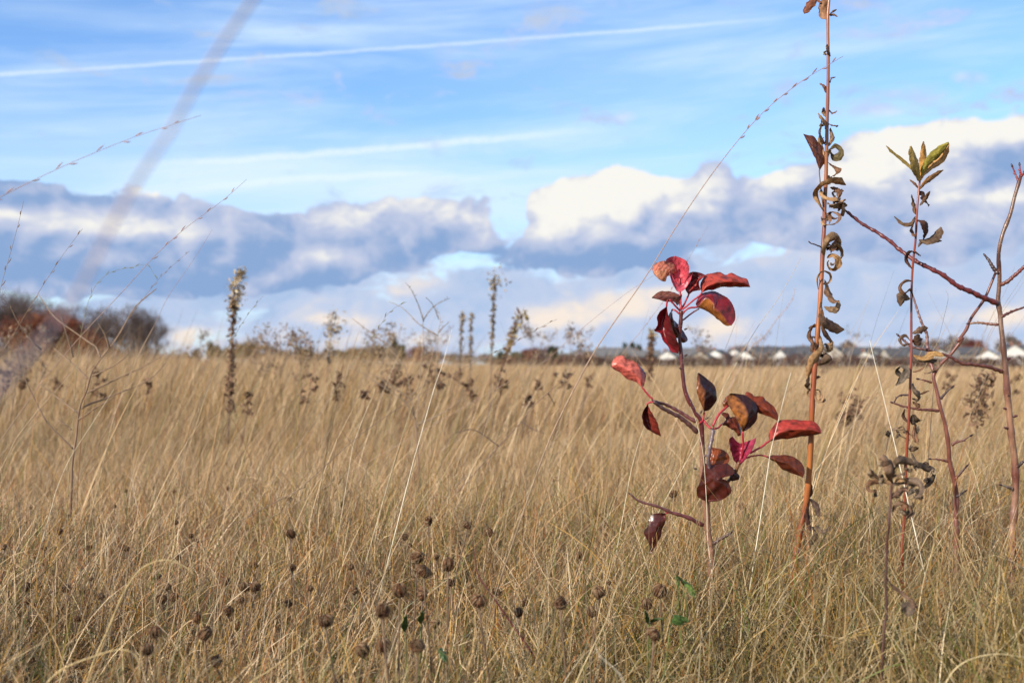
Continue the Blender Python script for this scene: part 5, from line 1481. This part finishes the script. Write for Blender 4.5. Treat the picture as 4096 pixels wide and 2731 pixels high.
stalk('brightest whitish stalk left of centre', zc, [(930, 1320), (1000, 1060), (1110, 670), (1160, 500), (1220, 330), (1300, 38)], 1.5, 1.25, WHT, (.9, .84, .68))
stalk('pale stalk just left of the brightest one', zc, [(740, 1400), (860, 1000), (960, 700), (1060, 500), (1145, 210)], 1.6, 1.1, WHT, (.5, .38, .2))
stalk('pale stalk with a kinked white tip in the left centre', zc, [(400, 1350), (450, 1050), (500, 900), (580, 700), (625, 600), (640, 548)], 1.8, 1.2, STRAW, WHT)
stalk('bent double brown stalk forming a sharp peak', zc, [(255, 1450), (285, 1150), (312, 1020), (338, 885), (350, 890), (430, 1000), (520, 1130), (630, 1290)], 1.5, 1.2, BRS)
stalk('tall purple stalk leaning right up to the top of the tallest weed', vd, [(1120, 1420), (1180, 1240), (1250, 1040), (1300, 930), (1370, 800), (1480, 640), (1560, 510), (1650, 380), (1745, 266), (1830, 195), (1885, 160), (1936, 130)], 1.25, 1.5, STRAW, PUR, .16, 12, PUR)
stalk('faint stalk behind the red sapling crown', vd, [(1400, 850), (1480, 750), (1545, 660), (1590, 580), (1626, 520)], 2.5, 1.4, STRAW, PUR, .3, 8, PUR)
stalk('thin stalk crossing low behind the red sapling top leaves', vd, [(1180, 870), (1250, 830), (1330, 760), (1430, 680), (1505, 630)], 1.9, 1.1, STRAW, PUR)
stalk('thin straight stalk between the red sapling and the tallest weed', v1, [(1000, 1800), (1130, 1568), (1240, 1300), (1500, 840), (1700, 560), (1850, 300), (1915, 180)], 1.6, 1.1, WHT, STRAW)
stalk('shiny white blade close to the tallest weed on its left', v2, [(1200, 760), (1240, 500), (1300, 260), (1365, 0), (1400, -120)], 1.42, 1.4, WHT, (.85, .8, .66))
stalk('fuzzy mauve stalk in the sky right of the red sapling', v1, [(1300, 1300), (1450, 1000), (1580, 890), (1690, 740), (1790, 620), (1840, 540), (1865, 445)], 4.0, 3.5, STRAW, (.45, .34, .33), .35, 30, (.45, .34, .33))
stalk('white blade leaning left beside the shorter rosette stalk', v6, [(245, 830), (190, 600), (130, 350), (80, 150), (50, 20)], 1.42, 1.5, WHT, (.9, .85, .7))
stalk('short pale blade right of the tallest weed', vd, [(1868, 1120), (1880, 1080), (1930, 960), (1972, 862)], 1.6, 1.3, WHT)
stalk('thin hooked stalk between the rosette stalk and the bare saplings', v5, [(500, 1750), (515, 1550), (540, 1450), (565, 1350), (590, 1250), (598, 1200), (590, 1160), (578, 1148)], 1.7, 1.0, (.3, .25, .2), (.2, .17, .14))
for k, (a, b, c, d) in enumerate(((1125, 1040, 990, 1250), (1125, 1090, 985, 1290), (1060, 990, 985, 1180), (1128, 1330, 1010, 1500), (920, 1290, 840, 1450), (800, 1300, 690, 1480))):
    stalk('thin stalk fanned behind the thick bare sapling, %s of its fan' % nth(k), v5, [(c - 200, d + 420), (c - 100, d + 190), (c, d), ((a + c) / 2 + 3, (b + d) / 2), (a, b)], 2.0 + .12 * k, 1.1, STRAW, BRS)
stalk('pale blade lying in front of the red sapling stem', v2, [(758, 1290), (750, 1230), (742, 1100), (740, 960), (720, 620), (695, 430), (655, 262), (610, 150)], 1.46, 1.1, WHT, WHT)
stalk('thin pale stalk left of the red sapling leaning towards it', v2, [(100, 900), (140, 680), (190, 480), (240, 330), (290, 220)], 1.7, 1.1, WHT)
stalk('long straw stalk leaning right through the centre foreground', g6, [(560, 1750), (700, 1400), (860, 1120), (990, 810), (1080, 580), (1180, 390), (1310, 170), (1430, 20)], 1.25, 1.4, STRAW)
stalk('broad arching golden blade at the lower left', g5, [(600, 1800), (690, 1450), (830, 1130), (890, 980), (950, 855), (1050, 720), (1150, 660), (1270, 640), (1400, 692), (1480, 760)], .98, 1.8, (.62, .46, .22), None)
stalk('lowest arching golden blade at the bottom left', g5, [(180, 1750), (420, 1500), (560, 1420), (700, 1370), (800, 1335), (900, 1315), (990, 1330), (1045, 1400), (1055, 1560)], .88, 2.0, (.60, .45, .22), None)
stalk('straw blade rising right from the bottom left corner', g6, [(-200, 1700), (20, 1550), (180, 1450), (300, 1350), (420, 1260), (510, 1180)], .95, 1.6, (.6, .45, .22))
stalk('pale blurred blade at the bottom centre', g7, [(1000, 1700), (900, 1500), (820, 1420), (740, 1350), (730, 1300)], .85, 1.7, (.62, .55, .42))
stalk('straw blade leaning right in the lower centre', g7, [(560, 1600), (700, 1300), (800, 1100), (860, 900), (930, 720), (900, 620)], 1.05, 1.6, (.58, .45, .25))
stalk('arched blade at the lower right corner', v7, [(1180, 1750), (1250, 1568), (1350, 1430), (1500, 1350), (1700, 1318), (1922, 1345)], .95, 2.0, (.6, .48, .26))
stalk('steep straw blade in the lower right', v7, [(980, 1300), (1010, 1000), (1060, 700), (1120, 480), (1215, 150)], 1.15, 1.5, (.58, .45, .24))
stalk('curved straw blade at the right below the thick sapling', v7, [(1780, 1500), (1740, 900), (1760, 500), (1800, 300), (1830, 260)], 1.2, 1.4, (.62, .46, .2))
stalk('dark red broken twig standing in the near grass left of centre', g6, [(1820, 900), (1760, 820), (1712, 720), (1700, 620), (1690, 560), (1680, 500)], 1.3, 3.2, (.15, .035, .03), (.13, .05, .04))

# ------------------------------------------------------------------ small green broad-leaved plants low in the grass
M_GREEN = tint_mat('green_leaf', rough=.45, spec=.4, trans=.3, var=.3, scale=90, bump=.2, bscale=300)
for k, (lab, vw, L) in enumerate((
        ('small green leafy plant at the foot of the red sapling', g7, [((1340, 760), (1345, 860), 38), ((1390, 790), (1470, 930), 62), ((1400, 840), (1330, 760), 30)]),
        ('low plant with dark green rounded leaves in front of the red sapling', g7, [((1120, 1120), (1090, 1020), 50), ((1140, 1110), (1240, 1090), 60), ((1290, 1110), (1430, 1100), 90)]),
        ('green leaves peeping through the grass in the centre foreground', g6, [((1290, 1120), (1310, 1020), 60), ((1170, 1180), (1180, 1050), 60), ((1440, 1300), (1480, 1420), 60)]))):
    Yk = 1.3 if k == 0 else 1.12
    b = W(*vw(*L[0][0]), Yk); b[2] = float(gh(b[0], b[1]))
    root = empty('green_plant', b, lab, 'plant')
    for (x0, y0), (x1, y1), w in L:
        mb = MB()
        a0 = W(*vw(x0, y0), Yk); a1 = W(*vw(x1, y1), Yk - .02)
        ribbon(mb, [a0, (a0 + a1) / 2 + [0, -.004, .003], a1], w / 1.887 / FS * Yk, -10, 20, (.17, .26, .05) if k == 0 else (.08, .15, .045), (.15, .22, .06), cup=.25, prof=([0, .1, .4, .8, 1], [.05, .55, 1, .6, .03]), nu=24, nv=9)
        f = np.vstack([b, (b + a0) / 2 + RNG.normal(0, .004, 3), a0])
        o = part(mb, 'leaf', M_GREEN, root)
        m2 = MB(); twig(m2, f, .0008, .0007, (.2, .22, .07), None, 10, 5, 0)
        part(m2, 'leaf_stalk', M_GREEN, root, parent=o)

# ------------------------------------------------------------------ far trees, brush and houses
M_TWIGS = tint_mat('tree_bark', rough=.9, spec=.1, var=.2, scale=2)
M_CROWN = tint_mat('tree_foliage', rough=.8, spec=.15, trans=.2, var=.2, scale=1.5)
GREYT = [(.10, .075, .068), (.13, .10, .088), (.075, .056, .052)]
RUSTT = [(.25, .075, .04), (.19, .06, .035), (.28, .11, .05), (.12, .06, .045)]
OCHT = [(.34, .22, .09), (.28, .18, .08), (.24, .17, .09)]
EVG = [(.035, .055, .035), (.05, .07, .04), (.03, .045, .035)]
REDT = [(.24, .07, .055), (.19, .06, .05), (.16, .08, .065)]
OLVT = [(.15, .14, .07), (.12, .11, .07), (.18, .15, .08)]
GRBR = [(.22, .17, .14), (.18, .14, .12), (.26, .20, .16)]


def branches(mb, a, d, L, r, depth, tips, col):
    e = a + d * L
    m_ = (a + e) / 2 + RNG.normal(0, L * .05, 3)
    mb.tube([a, m_, e], [r, r * .8, r * .6], 4, col, cap=False)
    tips.append((e, d, L))
    if depth == 0:
        return
    for k in range(3):
        d2 = d + RNG.normal(0, .42, 3); d2[2] = abs(d2[2]) + .12; d2 /= np.linalg.norm(d2)
        branches(mb, a + (e - a) * RNG.uniform(.45, 1), d2, L * RNG.uniform(.55, .8), r * .55, depth - 1, tips, col)


def bare_tree(x, ytop, Y, cols, label, group, spread=.5, ntw=1700, name='bare_tree', leaf=None):
    b = W(*vd(x, 838), Y); b[2] = float(gh(b[0], b[1])) - .1
    H = HCAM + (838 - ytop) / 2613 * Y
    root = empty(name, b, label, 'tree', group)
    mb = MB(); tips = []
    c = np.array(cols[0])
    p = [b, b + [RNG.normal(0, .1), 0, H * .3], b + [RNG.normal(0, .25), 0, H * .62]]
    mb.tube(resample(p, 6), np.linspace(.02 * H, .009 * H, 6), 6, c)
    S = resample(p, 20)
    for k in range(7):
        i = RNG.integers(2, 20)
        d = RNG.normal(0, spread, 3); d[2] = .9; d /= np.linalg.norm(d)
        branches(mb, S[i], d, (H - (S[i][2] - b[2])) * .42, .008 * H, 2, tips, c)
    part(mb, 'trunk', M_TWIGS, root)
    mb = MB()
    T = np.array([t[0] for t in tips]); D = np.array([t[1] for t in tips])
    i = RNG.integers(0, len(T), ntw)
    L = H * .10 * (.5 + RNG.random(ntw))
    d = D[i] + RNG.normal(0, .5, (ntw, 3)); d[:, 2] = np.abs(d[:, 2]); d /= np.linalg.norm(d, axis=1)[:, None]
    a = T[i] - D[i] * (RNG.random(ntw) * H * .22)[:, None] + RNG.normal(0, H * .02, (ntw, 3))
    h_ = ntw // 2   # low and inner twigs fill the crown down towards the ground
    zz = RNG.uniform(.12, .95, h_); ra = RNG.random(h_) * 6.28; rq = np.sqrt(RNG.random(h_)) * H * .30 * np.interp(zz, [0.1, .5, .8, 1], [.7, 1, .85, .3])
    a[:h_] = b + np.stack([np.cos(ra) * rq, np.sin(ra) * rq, zz * H], 1)
    s = np.cross(d, [0, 1, 0]) + RNG.normal(0, .2, (ntw, 3)); s /= np.linalg.norm(s, axis=1)[:, None]; w = .0035 * H
    e = a + d * L[:, None]
    v = np.stack([a - s * w * .5, a + s * w * .5, e + s * w * .2, e - s * w * .2], 1).reshape(-1, 3)
    q = np.arange(ntw)[:, None] * 4 + np.arange(4)[None]
    cc = np.asarray(cols)[RNG.integers(0, len(cols), ntw)] * RNG.uniform(.7, 1.3, (ntw, 1))
    mb.add(v, q, np.repeat(cc, 4, 0))
    part(mb, 'crown', M_TWIGS, root)
    if leaf:
        mb = MB(); n = 900; i = RNG.integers(0, len(T), n)
        scraps(mb, T[i] + RNG.normal(0, H * .05, (n, 3)), H * .035, leaf, .7)
        part(mb, 'dead_leaves', M_CROWN, root)
    return root


bt = []
for x, y in ((-150, 690), (-90, 672), (-40, 690), (-10, 682), (22, 672), (52, 680), (84, 686), (112, 700), (150, 712), (180, 708), (212, 716), (246, 712), (276, 722), (306, 706), (336, 716), (358, 730), (130, 716), (230, 720), (324, 722), (66, 700)):
    bt.append((x, y - 8))
for k, (x, y) in enumerate(sorted(bt)):
    bare_tree(x, y, 118 + 25 * RNG.random(), GREYT, 'grey leafless tree in the wood at far left, %s tree counted from its left end' % nth(k), 'leafless trees of the far left wood')
for k, (x, y) in enumerate(((-60, 720), (30, 725), (72, 712), (100, 706), (128, 700), (156, 716), (208, 745), (110, 740), (236, 770), (60, 750), (20, 760))):
    pass
for k, (x, y) in enumerate(sorted(((-60, 722), (30, 728), (72, 716), (104, 708), (130, 704), (156, 722), (206, 752), (114, 744), (236, 775), (58, 752)))):
    bare_tree(x, y, 100 + 12 * RNG.random(), RUSTT, 'rust brown leafy tree before the grey wood, %s rust one from the left' % nth(k), 'rust coloured trees at the far left', .6, 900, 'rust_tree', RUSTT)


def crown_tree(x, ytop, wpx, Y, cols, label, group, name='tree', conic=False, n=1500):
    b = W(*vd(x, 838), Y); b[2] = float(gh(b[0], b[1])) - .1
    H = HCAM + (838 - ytop) / 2613 * Y; R_ = wpx / 2613 * Y * .5
    root = empty(name, b, label, 'tree', group)
    mb = MB(); mb.tube([b, b + [.1, 0, H * .4], b + [0, 0, H * .8]], [.03 * H, .02 * H, .008 * H], 6, (.12, .09, .07))
    for k in range(6):
        a_ = RNG.random() * 6.28; z0 = RNG.uniform(.3, .6) * H
        mb.tube([b + [0, 0, z0], b + [math.cos(a_) * R_ * .6, math.sin(a_) * R_ * .6, z0 + H * .22]], [.01 * H, .004 * H], 4, (.12, .09, .07))
    part(mb, 'trunk', M_TWIGS, root)
    mb = MB(); nc = 26
    cz = RNG.uniform(.3, .95, nc)
    if conic:
        rr = R_ * (1.05 - cz) * 1.2
    else:
        rr = R_ * np.sqrt(np.clip(1 - ((cz - .58) / .45) ** 2, .05, 1))
    a_ = RNG.random(nc) * 6.28; q_ = np.sqrt(RNG.random(nc))
    C = b + np.stack([np.cos(a_) * rr * q_, np.sin(a_) * rr * q_, cz * H * .95], 1)
    i = RNG.integers(0, nc, n)
    pts = C[i] + RNG.normal(0, 1, (n, 3)) * np.array([R_ * .2, R_ * .2, H * .07])
    scraps(mb, pts, .055 * H + .1, cols, .75)
    part(mb, 'crown', M_CROWN, root)
    return root


MT = [(428, 806, 22, EVG), (450, 802, 26, EVG), (484, 786, 26, EVG), (500, 790, 24, EVG), (520, 800, 24, OLVT), (556, 782, 70, OCHT), (594, 786, 70, OCHT), (628, 797, 50, GRBR), (655, 803, 50, GRBR), (690, 796, 40, EVG), (712, 797, 44, OLVT), (745, 806, 46, GRBR),
      (776, 801, 36, OLVT), (800, 803, 40, OCHT), (822, 796, 60, OCHT), (852, 793, 60, GRBR), (880, 792, 50, OCHT), (906, 778, 26, EVG), (916, 790, 30, OLVT), (950, 797, 46, REDT), (968, 795, 42, REDT), (1000, 805, 50, GRBR), (1042, 810, 36, GRBR), (1075, 812, 50, GRBR),
      (1118, 812, 46, GRBR), (1152, 804, 38, EVG), (1184, 808, 40, OLVT), (1215, 800, 44, REDT), (1240, 797, 56, REDT), (1266, 791, 24, EVG), (1276, 796, 22, EVG), (1300, 812, 50, GRBR), (1340, 814, 40, GRBR), (1436, 788, 22, EVG), (1453, 786, 22, EVG), (1468, 792, 24, EVG),
      (2128, 778, 56, GRBR), (2165, 772, 60, GRBR), (2205, 768, 60, GRBR), (2240, 778, 50, REDT), (1700, 792, 50, GRBR), (1612, 790, 40, GRBR), (2320, 770, 60, GRBR), (1950, 784, 40, GRBR), (1380, 808, 40, GRBR), (1560, 800, 50, GRBR),
      (1345, 808, 40, REDT), (405, 812, 30, GRBR)]
nm_ = {id(EVG): 'dark evergreen', id(OCHT): 'ochre leaved', id(GRBR): 'grey brown', id(REDT): 'dull red', id(OLVT): 'olive green'}
cn = {}
for (x, y, w, cols) in sorted(MT, key=lambda t: t[0]):
    kd = nm_[id(cols)]; j = cn.get(kd, 0); cn[kd] = j + 1
    crown_tree(x, y, w, 300 + 60 * RNG.random() if x < 1350 else 520 + 40 * RNG.random(), cols, '%s tree on the far horizon, %s of that colour from the left' % (kd, nth(j)), 'trees on the far horizon', 'evergreen_tree' if cols is EVG else 'tree', cols is EVG)

# brush at the foot of the far left wood
for k, x in enumerate(np.arange(-120, 420, 22)):
    Y = 92 + 14 * RNG.random(); y = 788 + 14 * RNG.random() + (12 if x > 330 else 0)
    b = W(*vd(x, 838), Y); b[2] = float(gh(b[0], b[1])) - .05
    H = HCAM + (838 - y) / 2613 * Y; R_ = 24 / 2613 * Y
    root = empty('shrub', b, 'brown brush at the foot of the left wood, %s from its left end' % nth(k), 'shrub', 'brush at the foot of the left wood')
    mb = MB()
    for j in range(8):
        e = b + [RNG.normal(0, R_ * .6), RNG.normal(0, R_ * .5), H * RNG.uniform(.6, .95)]
        mb.tube([b + RNG.normal(0, .1, 3) * [1, 1, 0], (b + e) / 2, e], [.02, .012, .006], 4, (.15, .10, .08))
    part(mb, 'stems', M_TWIGS, root)
    mb = MB(); n = 420
    a_ = RNG.random(n) * 6.28; q_ = np.sqrt(RNG.random(n)); zz = RNG.random(n) ** .7
    scraps(mb, b + np.stack([np.cos(a_) * R_ * q_, np.sin(a_) * R_ * q_, zz * H * (1 - .35 * q_ ** 2)], 1), .2, RUSTT + GREYT if x < 260 else GREYT + GRBR, .3, 1.2)
    part(mb, 'foliage', M_TWIGS, root)

# brush between the field and the houses
bl = []
x = 1150
while x < 2400:
    bl.append((x, 822 - 14 * RNG.random() ** 1.5, 46 + 30 * RNG.random(), 190 + 50 * RNG.random())); x += 30 + 14 * RNG.random()
for k, (x, y, w, Y) in enumerate(bl):
    b = W(*vd(x, 838), Y); b[2] = float(gh(b[0], b[1])) - .05
    H = HCAM + (838 - y) / 2613 * Y; R_ = w / 2613 * Y * .5
    root = empty('shrub', b, 'low leafless brown shrub before the houses, %s in the row from its left end' % nth(k), 'shrub', 'row of brown shrubs before the houses')
    mb = MB()
    for j in range(14):
        e = b + [RNG.normal(0, R_ * .6), RNG.normal(0, R_ * .5), H * RNG.uniform(.6, .95)]
        mb.tube([b + RNG.normal(0, .1, 3) * [1, 1, 0], (b + e) / 2, e], [.03, .02, .01], 4, (.15, .08, .07))
    part(mb, 'stems', M_TWIGS, root)
    mb = MB(); n = 900
    a_ = RNG.random(n) * 6.28; q_ = np.sqrt(RNG.random(n)); zz = RNG.random(n) ** .7
    scraps(mb, b + np.stack([np.cos(a_) * R_ * q_, np.sin(a_) * R_ * q_, zz * H * (1 - .35 * q_ ** 2)], 1), .28, [(.12, .055, .045), (.10, .062, .052), (.14, .09, .07), (.08, .045, .038)], .45, 1.2)
    part(mb, 'foliage', M_TWIGS, root)

# ---- houses
def flat_mat(name, col, rough=.7, lines=0.0):
    m, nt, b = new_mat(name)
    b.inputs['Base Color'].default_value = (*col, 1); b.inputs['Roughness'].default_value = rough
    tcn = nt.nodes.new('ShaderNodeTexCoord'); no = nt.nodes.new('ShaderNodeTexNoise'); no.inputs['Scale'].default_value = 1.3; no.inputs['Detail'].default_value = 5
    nt.links.new(tcn.outputs['Object'], no.inputs['Vector'])
    mr = nt.nodes.new('ShaderNodeMix'); mr.data_type = 'RGBA'
    mr.inputs[6].default_value = (*[c * .82 for c in col], 1); mr.inputs[7].default_value = (*[min(c * 1.12, .9) for c in col], 1)
    nt.links.new(no.outputs[0], mr.inputs[0]); nt.links.new(mr.outputs[2], b.inputs['Base Color'])
    if lines:
        wv = nt.nodes.new('ShaderNodeTexWave'); wv.bands_direction = 'Z'; wv.inputs['Scale'].default_value = lines
        nt.links.new(tcn.outputs['Object'], wv.inputs['Vector'])
        bu = nt.nodes.new('ShaderNodeBump'); bu.inputs['Strength'].default_value = .4; bu.inputs['Distance'].default_value = .03
        nt.links.new(wv.outputs[0], bu.inputs['Height']); nt.links.new(bu.outputs[0], b.inputs['Normal'])
    return m


WALLS = {'white': flat_mat('white_siding', (.62, .61, .58), .6, 2.2), 'cream': flat_mat('cream_siding', (.42, .39, .34), .6, 2.2), 'grey': flat_mat('grey_siding', (.24, .24, .245), .7, 2.2), 'tan': flat_mat('tan_siding', (.32, .28, .23), .7, 2.2)}
ROOF = flat_mat('grey_shingle', (.085, .088, .098), .9, 3); ROOF2 = flat_mat('pale_shingle', (.15, .148, .15), .9, 3)
GLASS = flat_mat('dark_window_glass', (.05, .06, .08), .15); TRIM = flat_mat('white_trim', (.8, .8, .78), .5)
BRICK = flat_mat('chimney_brick', (.28, .14, .10), .9)


def cuboid(mb, x0, x1, y0, y1, z0, z1):
    v = np.array([[a, b, c] for c in (z0, z1) for b in (y0, y1) for a in (x0, x1)], float)
    mb.add(v, np.array([[0, 2, 3, 1], [4, 5, 7, 6], [0, 1, 5, 4], [1, 3, 7, 5], [3, 2, 6, 7], [2, 0, 4, 6]]))


HE = (.58, .66, .62, .54)


def house(x, yroof, wpx, Y, yaw, wall, roofm, label, wing=True):
    """two-storey house; gable ends face local +-x"""
    b = W(*vd(x, 838), Y); b[2] = -.3
    H = HCAM + .3 + (838 - yroof) / 2613 * Y
    L = wpx / 2613 * Y; D = 8.5; he = H * HE[int(x) % 4]
    root = empty('house', b, label, 'house', 'houses along the right horizon')
    root.rotation_euler = (0, 0, rad(yaw))
    def obj(name, mb, m, parent=None):
        o = mb.build(name, m, parent or root, smooth=False); return o
    mb = MB(); cuboid(mb, -L / 2, L / 2, -D / 2, D / 2, 0, he)
    for s in (-1, 1):
        v = [[s * L / 2, -D / 2, he], [s * L / 2, D / 2, he], [s * L / 2, 0, H], [s * L / 2, 0, H]]
        mb.add(v, [[0, 1, 2, 3]])
    if wing:   # front-facing gable wing
        wl = L * .34; wx = L * .18
        cuboid(mb, wx - wl / 2, wx + wl / 2, -D / 2 - 2.2, -D / 2 + .01, 0, he * .96)
        mb.add([[wx - wl / 2, -D / 2 - 2.2, he * .96], [wx + wl / 2, -D / 2 - 2.2, he * .96], [wx, -D / 2 - 2.2, he + (H - he) * .72], [wx, -D / 2 - 2.2, he + (H - he) * .72]], [[0, 1, 2, 3]])
    w_ = obj('wall', mb, WALLS[wall])
    mb = MB(); o_ = .5; t = .22
    def slab(p0, p1, p2, p3):
        v = np.array([p0, p1, p2, p3], float); v2_ = v + [0, 0, t]
        mb.add(np.vstack([v, v2_]), [[0, 3, 2, 1], [4, 5, 6, 7], [0, 1, 5, 4], [1, 2, 6, 5], [2, 3, 7, 6], [3, 0, 4, 7]])
    sl = (H - he) / (D / 2)
    for s in (-1, 1):
        slab([-L / 2 - o_, s * (D / 2 + o_), he - o_ * sl + .03], [L / 2 + o_, s * (D / 2 + o_), he - o_ * sl + .03], [L / 2 + o_, 0, H + .03], [-L / 2 - o_, 0, H + .03])
    if wing:
        hw = he + (H - he) * .72
        for s in (-1, 1):
            slab([wx + s * (wl / 2 + .3), -D / 2 - 2.6, he * .96 - .15], [wx + s * (wl / 2 + .3), -D / 2 + 2, he * .96 - .15], [wx, -D / 2 + 2, hw + .05], [wx, -D / 2 - 2.6, hw + .05])
    rf = obj('roof', mb, roofm)
    mb = MB(); cuboid(mb, -L * .3, -L * .3 + .9, .4, 1.3, he, H + .9); obj('chimney', mb, BRICK, rf)
    ys = -D / 2
    xs = np.linspace(-L / 2 + 1.2, L / 2 - 1.2, max(3, int(L / 2.6)))
    for zz in (.16, .58):
        for xx in xs:
            inw = wing and abs(xx - wx) < wl / 2 + .5
            if wing and abs(abs(xx - wx) - wl / 2) < .8:
                continue
            yy = ys - (2.2 if inw else 0)
            m1 = MB(); cuboid(m1, xx - .62, xx + .62, yy - .06, yy + .02, zz * he, zz * he + he * .25); f = obj('window', m1, TRIM)
            m1 = MB(); cuboid(m1, xx - .5, xx + .5, yy - .09, yy - .03, zz * he + .12, zz * he + he * .25 - .12); obj('pane', m1, GLASS, f)
    for s in (-1, 1):
        for yy in (-1.8, 1.8):
            m1 = MB(); xx = s * L / 2; cuboid(m1, min(xx, xx + s * .06), max(xx, xx + s * .06), yy - .6, yy + .6, he * .58, he * .83); f = obj('window', m1, TRIM)
            m1 = MB(); cuboid(m1, min(xx, xx + s * .09), max(xx, xx + s * .09), yy - .48, yy + .48, he * .6, he * .81); obj('pane', m1, GLASS, f)
    m1 = MB(); cuboid(m1, -L * .22, -L * .22 + 1.1, ys - .07, ys + .01, 0, 2.2); obj('door', m1, BRICK)
    return root


HS = [(1290, 812, 60, 430, 20, 'grey', ROOF2), (1352, 806, 74, 470, -8, 'tan', ROOF2), (1366, 824, 22, 300, 60, 'cream', ROOF), (1412, 799, 84, 520, 5, 'tan', ROOF2), (1480, 805, 70, 470, -4, 'grey', ROOF2), (1535, 806, 40, 420, 70, 'white', ROOF), (1590, 800, 96, 520, 4, 'grey', ROOF2),
      (1612, 808, 34, 400, 62, 'cream', ROOF), (1650, 804, 40, 410, 55, 'white', ROOF), (1690, 802, 36, 430, 64, 'white', ROOF2), (1715, 806, 44, 400, 60, 'white', ROOF), (1755, 796, 60, 500, 10, 'cream', ROOF), (1790, 797, 90, 520, 3, 'grey', ROOF), (1812, 803, 48, 410, 24, 'white', ROOF),
      (1868, 795, 80, 520, -5, 'tan', ROOF), (1920, 796, 56, 500, 65, 'cream', ROOF), (1985, 798, 70, 480, -4, 'grey', ROOF), (1990, 808, 36, 400, 60, 'white', ROOF), (2060, 800, 60, 450, 8, 'cream', ROOF), (2110, 796, 80, 510, -6, 'grey', ROOF), (2160, 802, 50, 440, 66, 'cream', ROOF2),
      (2225, 798, 64, 470, 4, 'tan', ROOF), (2272, 804, 34, 400, 58, 'white', ROOF), (2330, 792, 44, 400, 64, 'white', ROOF), (2360, 794, 70, 480, 5, 'grey', ROOF), (2420, 798, 60, 450, 12, 'cream', ROOF2)]
cn = {}
for (x, y, w, Y, yaw, wl, rm) in sorted(HS, key=lambda t: t[0]):
    j = cn.get(wl, 0); cn[wl] = j + 1
    house(x, y, w, Y, yaw, wl, rm, '%s two-storey house on the right horizon, %s %s one from the left' % (wl, nth(j), wl), wing=(w > 40))
